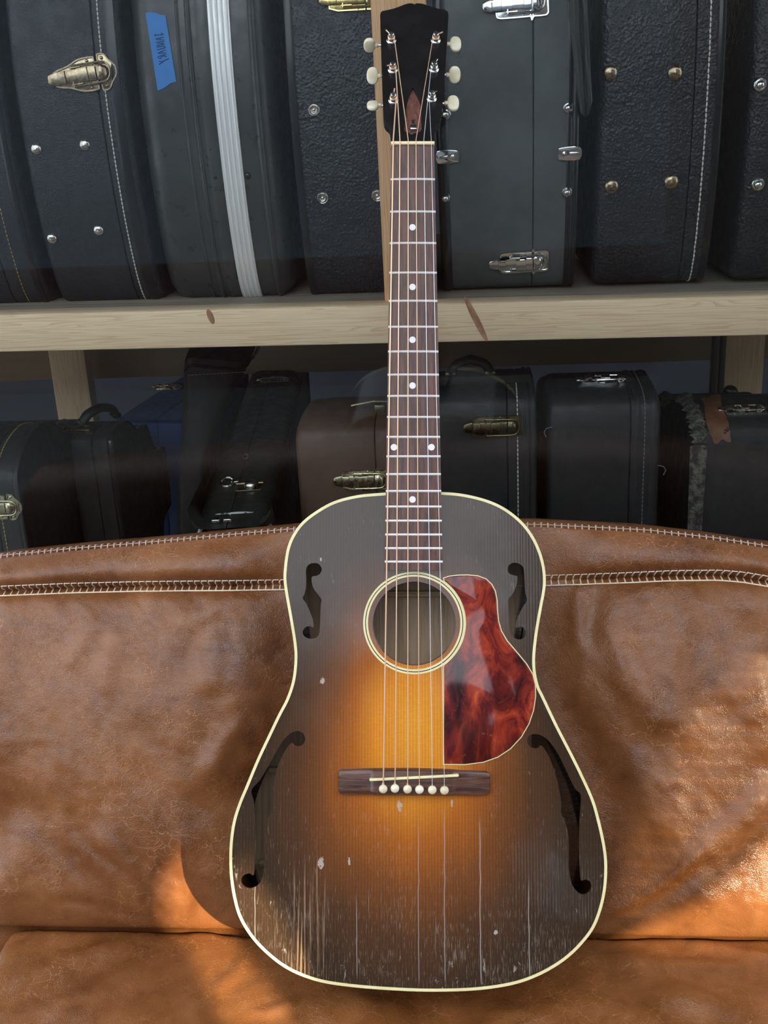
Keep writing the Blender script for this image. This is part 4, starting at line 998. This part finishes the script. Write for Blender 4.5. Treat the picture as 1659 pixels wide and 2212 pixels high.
LET = {'J': [[(.1, .25), (.25, 0), (.5, .05), (.6, .3), (.6, 1)], [(.3, 1), (.9, 1)]], 'A': [[(0, 0), (.4, 1), (.8, 0)], [(.15, .4), (.68, .4)]], 'N': [[(0, 0), (.05, 1), (.7, 0), (.75, 1)]],
       'U': [[(0, 1), (.05, .25), (.3, 0), (.6, .1), (.72, 1)]], 'R': [[(0, 0), (.02, 1), (.5, .95), (.6, .7), (.1, .5), (.75, 0)]], 'Y': [[(0, 1), (.4, .5)], [(.85, 1.05), (.4, .5), (.1, -.25)]]}
ink = MB()
for n_, ch in enumerate('JANUARY'):
    for stroke in LET[ch]:
        pts = []
        for a, b in catmull(stroke, 3, False) if len(stroke) > 2 else stroke:
            v = .27 + n_ * .062 + a * .05; u = .72 - b * .42     # reads downward
            h = c2.hit(*tape_pt(u, v)); p, k = h; pts.append(tuple(np.array(c2.M @ (p + c2.nrm(k) * .0016)) - np.array(t0)))
        ink.tube(pts, .00055, 5)
ink.build('handwriting', MAT['tape_ink'], tp)
# pebbled case with ring feet, mostly behind the post
c = upright('guitar_case', 'black pebbled case with three ring feet and a gold latch, just left of the post', 628, 868, 'pebbled_black', seam=None)
for q in ((678, 237), (697, 427), (815, 422)): ring_stud(c.e, c.at(*q), .0078, MAT['nickel'], 'foot', 'case_foot')
latch(c.e, c.at(775, -4), MAT['gold'], .9, 'slab')
c.strip('edge_binding', c.x0 + .003, c.x0 + .012, MAT['black_trim'], .0008, .001)
# charcoal case with chrome latches
c = upright('guitar_case', 'charcoal grey case with two chrome latches and black bound edges', 944, 1250, 'charcoal', seam=1152, rnd=.010)
xc = c.M.translation.x
c.strip('left_binding', xat(943) - xc, xat(968) - xc, MAT['black_trim'], .0005, .0035)
c.strip('right_binding', xat(1224) - xc, xat(1236) - xc, MAT['black_trim'], .0005, .002)
c.strip('right_binding', xat(1238) - xc, xat(1250) - xc, MAT['black_trim'], .0005, .002)
latch(c.e, c.at(1137, 564, .03), MAT['chrome'], .93, 'tray'); latch(c.e, c.at(1132, 8, .03), MAT['chrome'], .93, 'tray')
for q in ((963, 247), (962, 428), (1228, 233), (1225, 415)): ring_stud(c.e, c.at(*q), .0072, MAT['chrome'], 'bezel')
for q, s_ in (((968, 338), 1), ((1229, 331), -1)):
    M = c.at(*q)
    b_ = MB().prism(catmull([(-.013, -.0075), (.010, -.0075), (.0135, -.004), (.0135, .004), (.010, .0075), (-.013, .0075)], 3), -.001, .0042, .001, 0, M @ Matrix.Rotation(0 if s_ > 0 else math.pi, 4, 'Z')).build('corner_bracket', MAT['chrome'], c.e)
    MB().lathe([(0, .004), (.003, .004), (.0028, .0055), (.0003, .0066)], 12, M @ Matrix.Translation((s_ * .006, 0, 0))).build('rivet', MAT['chrome'], b_)
    MB().box((-s_ * .006, 0, .0048), (.012, .004, .003), M, bev=.001).build('rib', MAT['chrome'], b_)
# pebbled case with brass domes
c = upright('guitar_case', 'black pebbled case with four brass dome studs and yellow stitched lid', 1292, 1562, 'pebbled_black', seam=1494, rnd=.014)
xc = c.M.translation.x
c.stitches(xat(1522) - xc, MAT['thread_white'], .0062, .0052, .0010, .0006)
for q in ((1318, 157), (1458, 157), (1321, 403), (1450, 393)): ring_stud(c.e, c.at(*q), .0092, MAT['old_brass'])
c.strip('edge_binding', c.x1 - .012, c.x1 - .004, MAT['black_trim'], .0004, .0012)
c = upright('guitar_case', 'black pebbled case with bright ring studs at the right edge of the photo', 1614, 1870, 'pebbled_black', seam=1800, rnd=.014)
for q in ((1642, 183), (1637, 398)): ring_stud(c.e, c.at(*q), .0085, MAT['chrome'], 'bezel')

# grey cloth hanging between the charcoal and the pebbled case
cw = []
for i in range(22):
    u = i / 21; r = []
    for j in range(40):
        v = j / 39
        pxl = np.interp(v, [0, .6, .8, .93, 1], [1222, 1224, 1232, 1244, 1254]); pxr = np.interp(v, [0, .65, .8, .92, .98, 1], [1254, 1264, 1272, 1277, 1280, 1274])
        py = lerp(-620, 246 + 5 * math.sin(u * 3.1) - 6 * (u - .5) ** 2 * 4, v)
        Y = 1.424 + .007 * math.sin(u * 9 + v * 3) + .004 * math.sin(u * 23 + v * 7) - .004 * math.sin(math.pi * u)
        r.append(tuple(on_y(lerp(pxl, pxr, u), py, Y)))
    cw.append(r)
t0 = cw[10][39]; cl = empty('hanging_cloth', t0, 'grey cloth hanging down beside the charcoal case', 'cloth')
G = [[tuple(np.array(p) - np.array(t0)) for p in r] for r in cw]
mb = MB().grid(G); mb.grid([[(p[0], p[1] + .003, p[2]) for p in r] for r in G], flip=True); mb.build('cloth_fold', MAT['cloth'], cl, 80)

# ---- lower shelf: cases standing on their sides, big end towards the glass
SH_L = .51
SQUARE = [(0, .172), (.006, .188), (.018, .200), (.05, .208), (.10, .213), (.18, .216)] + BOUT[6:]
def lying(name, label, pxl, pxr, ptop, mat, yf=1.45, seam=None, row=980, yaw=0.0, rnd=.012, sl=1.0, lean=0.0, round_end=False, **k):
    zt = float(on_y((pxl + pxr) / 2, ptop, yf + (.16 if round_end else .06))[2]); hw = (zt - SH_L) / 2; sw = hw / .216
    a, b = float(on_y(pxl, row, yf + .01)[0]), float(on_y(pxr, row, yf + .01)[0]); xc = (a + b) / 2
    R_ = catmull([(y * sl, w * sw) for y, w in (BOUT if round_end else SQUARE)], 4, False)
    O = ccw([(h, w) for h, w in R_] + [(h, -w) for h, w in R_[::-1]])
    sm = None if seam is None else float(on_y(seam, row, yf + .01)[0]) - xc
    c = Case(name, label, O, a - xc, b - xc, (xc, yf, SH_L + hw), MAT[mat], sm, 'cases on the lower shelf', yaw, lean, rnd, **k)
    c.xof = lambda px, r=row: float(on_y(px, r, yf + .01)[0]) - xc
    return c
c = lying('guitar_case', 'black case with gold stitching and brass latch at the lower left of the photo', -170, 62, 905, 'dull_black', 1.46, seam=6, row=1150, round_end=True, sl=.42)
c.stitches(c.xof(17, 1150), MAT['thread_gold'], .0062, .005, .0009)
latch(c.e, c.at(3, 1095, .0), MAT['pale_brass'], .95, 'wing')
c.strip('edge_binding', c.x1 - .006, c.x1 + .0005, MAT['dull_black'], .0006, .001)
c = lying('guitar_case', 'dark case with folded handle behind the gold stitched case', 172, 270, 915, 'soft_black', 1.62, seam=222, row=1100, sl=.26)
handle(c.e, Matrix.Translation((-.012, .085, float(c.O[:, 1].max()) - .001)) @ Matrix.Rotation(.9, 4, 'Z') @ Matrix.Rotation(.35, 4, 'X'), MAT['black_rubber'], .062, r=.009)
latch(c.e, c.at(178, 930, -.1), MAT['dark_brass'], .7, 'slab')
c.strip('edge_binding', c.x1 - .012, c.x1 - .002, MAT['black_trim'], .0006, .002)
# blue case further back
bz = .745
q0 = on_z(325, 905, bz); q1_ = on_z(345, 806, bz); Lb = float(np.linalg.norm((q1_ - q0)[:2])); hb_ = bz - SH_L
O = ccw(catmull([(0, -hb_ / 2 + .01), (0, hb_ / 2 - .03), (.008, hb_ / 2 - .008), (.03, hb_ / 2), (Lb - .03, hb_ / 2), (Lb - .008, hb_ / 2 - .008), (Lb, hb_ / 2 - .03), (Lb, -hb_ / 2 + .01), (Lb - .01, -hb_ / 2), (.01, -hb_ / 2)], 3))
c = Case('blue_case', 'blue vinyl case with a bright latch at the back of the lower shelf', O, -.075, .066, (float(q0[0]), float(q0[1]), bz - hb_ / 2), MAT['blue_vinyl'], .012, None, -.12, .0, .010)
_h = c.at(368, 838, .0)
if _h is not None: latch(c.e, _h, MAT['pale_brass'], .8, 'tray')
# long narrow case reaching back
yn = 1.425; q0 = on_y(507, 1108, yn); zl = float(q0[2]); q1_ = on_z(603, 770, zl)
dv = (q1_ - q0)[:2]; yaw_l = -math.atan2(dv[0], dv[1]); Ll = min(float(np.linalg.norm(dv)) + .05, 1.22)
wl = float(on_y(594, 1108, yn)[0] - on_y(420, 1108, yn)[0]); hl = zl - SH_L
O = ccw(catmull([(0, -hl / 2 + .02), (0, hl / 2 - .03), (.006, hl / 2 - .008), (.025, hl / 2), (Ll - .02, hl / 2), (Ll, hl / 2 - .02), (Ll, -hl / 2 + .02), (Ll - .02, -hl / 2), (.02, -hl / 2)], 4))
c = Case('long_case', 'long narrow green black case running back from the glass, with worn white end binding', O, -wl / 2, wl / 2, (float(q0[0]), yn - .004, zl - hl / 2), MAT['green_black'], -.006, 'cases on the lower shelf', yaw_l, 0, .028)
e_ = MB()
arch = [(-wl / 2 + .001, -.004, hl / 2 - .06), (-wl / 2 + .003, -.003, hl / 2 - .035), (-wl / 2 + .012, -.001, hl / 2 - .014), (-wl / 2 + .026, .003, hl / 2 - .004), (0, .004, hl / 2 - .0015), (wl / 2 - .026, .003, hl / 2 - .004), (wl / 2 - .012, -.001, hl / 2 - .014), (wl / 2 - .003, -.003, hl / 2 - .035), (wl / 2 - .001, -.004, hl / 2 - .06)]
e_.tube(catmull(arch, 5, False), .0030, 8).build('end_binding', MAT['white_edge'], c.e)
M = c.at(538, 1055)
if M is not None:
    k_ = MB().box((0, 0, .001), (.038, .026, .002), M, bev=.0008).tube([(-.02, .014, .003), (.02, .014, .003)], .002, 6, M=M).build('lock_plate', MAT['dark_brass'], c.e)
    MB().lathe([(0, 0), (.011, 0), (.0108, .005), (.008, .009), (.004, .0105), (.0003, .011)], 20, M @ Matrix.Translation((.004, 0, .002))).build('lock_button', MAT['nickel'], k_)
M = c.at(491, 1046)
if M is not None: MB().tube([(.010 * math.cos(t), .012 * math.sin(t), .004 + .003 * math.sin(t)) for t in np.linspace(0, 2 * math.pi, 20)[:-1]], .0022, 6, True, M=M).box((.012, 0, .003), (.012, .008, .004), M, bev=.001).build('hasp', MAT['nickel'], c.e)
M = c.at(531, 990)
if M is not None: MB().tube([(.004 * math.cos(t), .012 * math.sin(t), .003) for t in np.linspace(0, 2 * math.pi, 20)[:-1]], .0012, 6, True, M=M).build('cord_loop', MAT['thread_grey'], c.e)
M = c.at(598, 822)
if M is not None: latch(c.e, M, MAT['nickel'], .8, 'slab')
M = c.at(480, 1128)
if M is not None: MB().box((-.008, 0, .003), (.012, .010, .006), M, bev=.002).box((.008, 0, .003), (.012, .010, .006), M, bev=.002).build('end_clasp', MAT['nickel'], c.e)
# soft black bag leaning over the long case
dirl = np.array([-math.sin(yaw_l), math.cos(yaw_l)]); lft = np.array([math.cos(yaw_l), math.sin(yaw_l)])
t_ = (1.60 - (yn - .004)) / dirl[1]; P0 = np.array(q0[:2]) + dirl * t_ - lft * (wl / 2)
bt = float(on_y(470, 772, 1.63)[2]); H = bt - SH_L; zl_ = zl - SH_L
bag = empty('gig_bag', (0, 0, 0), 'limp black gig bag with stitched top seam, leaning beside the long narrow case', 'bag', M=Matrix.Translation((P0[0], P0[1], SH_L)) @ Matrix.Rotation(yaw_l, 4, 'Z'))
Bi = bag.matrix_world.inverted()
tr_ = float((Bi @ Vector(on_y(543, 785, 1.62)))[0]); tl_ = float((Bi @ Vector(on_y(392, 785, 1.62)))[0]); bl_ = float((Bi @ Vector(on_y(348, 1130, 1.62)))[0])
secs = []
for v in np.linspace(0, 1, 22):
    z_ = H * v; up_ = max(0, (z_ - zl_ - .008) / (H - zl_ - .008)); r_ = -.008 + (tr_ + .008) * up_; l_ = bl_ + (tl_ - bl_) * v; ww = (r_ - l_) / 2; cxx = (l_ + r_) / 2
    P = []
    for t in np.linspace(0, 2 * math.pi, 33)[:-1]:
        cx_, sy_ = math.cos(t), math.sin(t)
        P.append((cxx + ww * math.copysign(abs(cx_) ** .45, cx_) * (1 - .02 * abs(math.sin(t * 5 + v * 7))), .11 + .10 * math.copysign(abs(sy_) ** .45, sy_) + .005 * math.sin(v * 12 + t * 3), z_ - (.006 * math.sin(t * 4) if v > .9 else 0)))
    secs.append(P)
MB().loft(secs).build('bag_body', MAT['soft_black'], bag, 60)
MB().tube([(p[0], p[1] - .001, p[2] - .012) for p in secs[-1]], .003, 6, True).build('top_piping', MAT['black_trim'], bag)
sb_ = MB()
for i in range(16):
    x = lerp(tl_ + .012, tr_ - .012, i / 15); sb_.tube([(x - .002, .008, H - .02), (x + .002, .007, H - .02)], .0007, 5)
o = sb_.build('stitching', MAT['thread_grey'], bag); o['kind'] = 'stuff'
# brown case
c = lying('guitar_case', 'worn brown case with pale brass latch, left of the guitar neck', 641, 925, 886, 'worn_brown', 1.45, seam=813, row=1000, rnd=.016, sl=.44)
latch(c.e, c.at(797, 1036, .0), MAT['pale_brass'], .93, 'slab')
M = c.at(806, 888)
if M is not None:
    mb = MB()
    mb.tube([(-.030, -.004, .010), (0, .0, .014), (.020, .004, .012)], .0018, 6, M=M).tube([(-.028, .004, .006), (.0, .008, .012), (.018, .010, .010)], .0018, 6, M=M).box((.010, 0, .005), (.016, .014, .012), M, bev=.003)
    mb.build('top_catch', MAT['dark_brass'], c.e)
# black case with handle
c = lying('guitar_case', 'black case with dark brass latch and black carrying handle, right of the guitar neck', 942, 1160, 822, 'dull_black', 1.45, seam=1096, row=1000, sl=.44)
c.stitches(c.xof(1118, 1000), MAT['thread_white'], .0062, .0050, .0008)
latch(c.e, c.at(1082, 921, .0), MAT['dark_brass'], .95, 'slab')
for xo in (1134, 1146): c.strip('lid_binding', c.xof(xo, 1000), c.xof(xo + 9, 1000), MAT['dull_black'], .0004, .0018)
M = c.at(1040, 822)
if M is not None:
    MB().box((.002, .0, .004), (.135, .030, .016), M, bev=.006).build('handle_mount', MAT['soft_black'], c.e)
    handle(c.e, M @ Matrix.Translation((-.015, .0, .008)), MAT['soft_black'], .055, r=.009)
# black case with chrome top latch
c = lying('guitar_case', 'plain black case with bright latch on its top edge', 1182, 1424, 828, 'dull_black', 1.45, seam=1358, row=1000, rnd=.014, sl=.44)
c.stitches(c.xof(1388, 1000), MAT['thread_grey'], .0062, .0050, .0008)
for xo in (1366, 1400): c.strip('lid_binding', c.xof(xo, 1000), c.xof(xo + 14, 1000), MAT['dull_black'], .0004, .0016)
M = c.at(1318, 824)
if M is not None: latch(c.e, M, MAT['chrome'], .9, 'wing')
fr2 = MB()
for px, py, sx_ in ((1186, 932, -1), (1426, 1014, 1)):
    q = on_y(px, py, 1.452); q = np.array(c.Mi @ Vector(q))
    fr2.tube([(q[0] - sx_ * .004, q[1], q[2] + .006), (q[0] + sx_ * .004, q[1] - .003, q[2] + .005), (q[0] + sx_ * .007, q[1] - .004, q[2]), (q[0] + sx_ * .004, q[1] - .003, q[2] - .007)], .0006, 5)
fr2.build('loose_thread', MAT['thread_grey'], c.e)
# worn case at the right
c = lying('guitar_case', 'battered black case with frayed edge and a brown leather flap at the right', 1500, 1730, 880, 'worn_black', 1.45, seam=1664, row=1050, rnd=.010, sl=.44)
rs = np.random.RandomState(11); fb_ = MB()
Q = c.O; n = len(Q)
secs = []
for i in range(n):
    j1, j2 = rs.rand() * .010, rs.rand() * .006; nn = np.array([Q[(i + 1) % n][1] - Q[i - 1][1], -(Q[(i + 1) % n][0] - Q[i - 1][0])]); nn = nn / (np.linalg.norm(nn) + 1e-9)
    secs.append([(c.x0 - .003 - j1, *(Q[i] - nn * .004)), (c.x0 + .004, *(Q[i] + nn * (.001 + j2))), (c.x0 + .006 + j1 * .9, *(Q[i] + nn * (.0012 + j2 * .4))), (c.x0 + .008 + j1 * .7, *(Q[i] - nn * .002))])
secs.append(secs[0]); fb_.loft(secs, caps=False).build('frayed_edge', MAT['frayed'], c.e, 20)
fl = []
for i in range(9):
    r = []
    for j in range(14):
        u, v = i / 8, j / 13
        px = lerp(lerp(1512, 1556, u), lerp(1538, 1582, u) - (14 if False else 0), v) + 3 * math.sin(v * 8 + u * 3); py = lerp(862 + 3 * math.sin(u * 6), 956 - 5 * u + 4 * math.sin(u * 9), v)
        h = c.hit(px, py)
        if h is None: h = c.hit(px, 900)
        p, k = h; r.append(tuple(p + c.nrm(k) * (.003 + .003 * math.sin(v * 4 + u * 2))))
    fl.append(r)
mb = MB().grid(fl); mb.grid([[(p[0], p[1] + .0018, p[2] - .0006) for p in r] for r in fl], flip=True); mb.build('leather_flap', MAT['flap_leather'], c.e, 60)
M = c.at(1618, 888)
if M is not None: latch(c.e, M, MAT['nickel'], .8, 'slab')
# dark stick standing behind the battered case
a = on_y(1536, 800, 1.98); b = on_y(1563, 800, 1.98)
stk = empty('wooden_stand', ((a[0] + b[0]) / 2, 1.98, SH_L), 'dark wooden upright with a round knob, standing in front of the right rear post', 'stand')
hs_ = SH_U - .03 - SH_L
MB().box((-.006, 0, hs_ / 2), (.011, .02, hs_), bev=.003).box((.008, .003, hs_ / 2), (.010, .016, hs_), bev=.003).build('shaft', MAT['stick'], stk)
kz = float(on_y(1568, 847, 1.98)[2]) - SH_L
MB().lathe([(0, -.006), (.010, -.006), (.013, -.002), (.013, .004), (.008, .008), (0, .009)], 18, Matrix.Translation((.024, -.002, kz)) @ Matrix.Rotation(math.pi / 2, 4, 'X')).tube([(.012, 0, kz), (.024, 0, kz)], .004, 8).build('knob', MAT['black_trim'], stk)
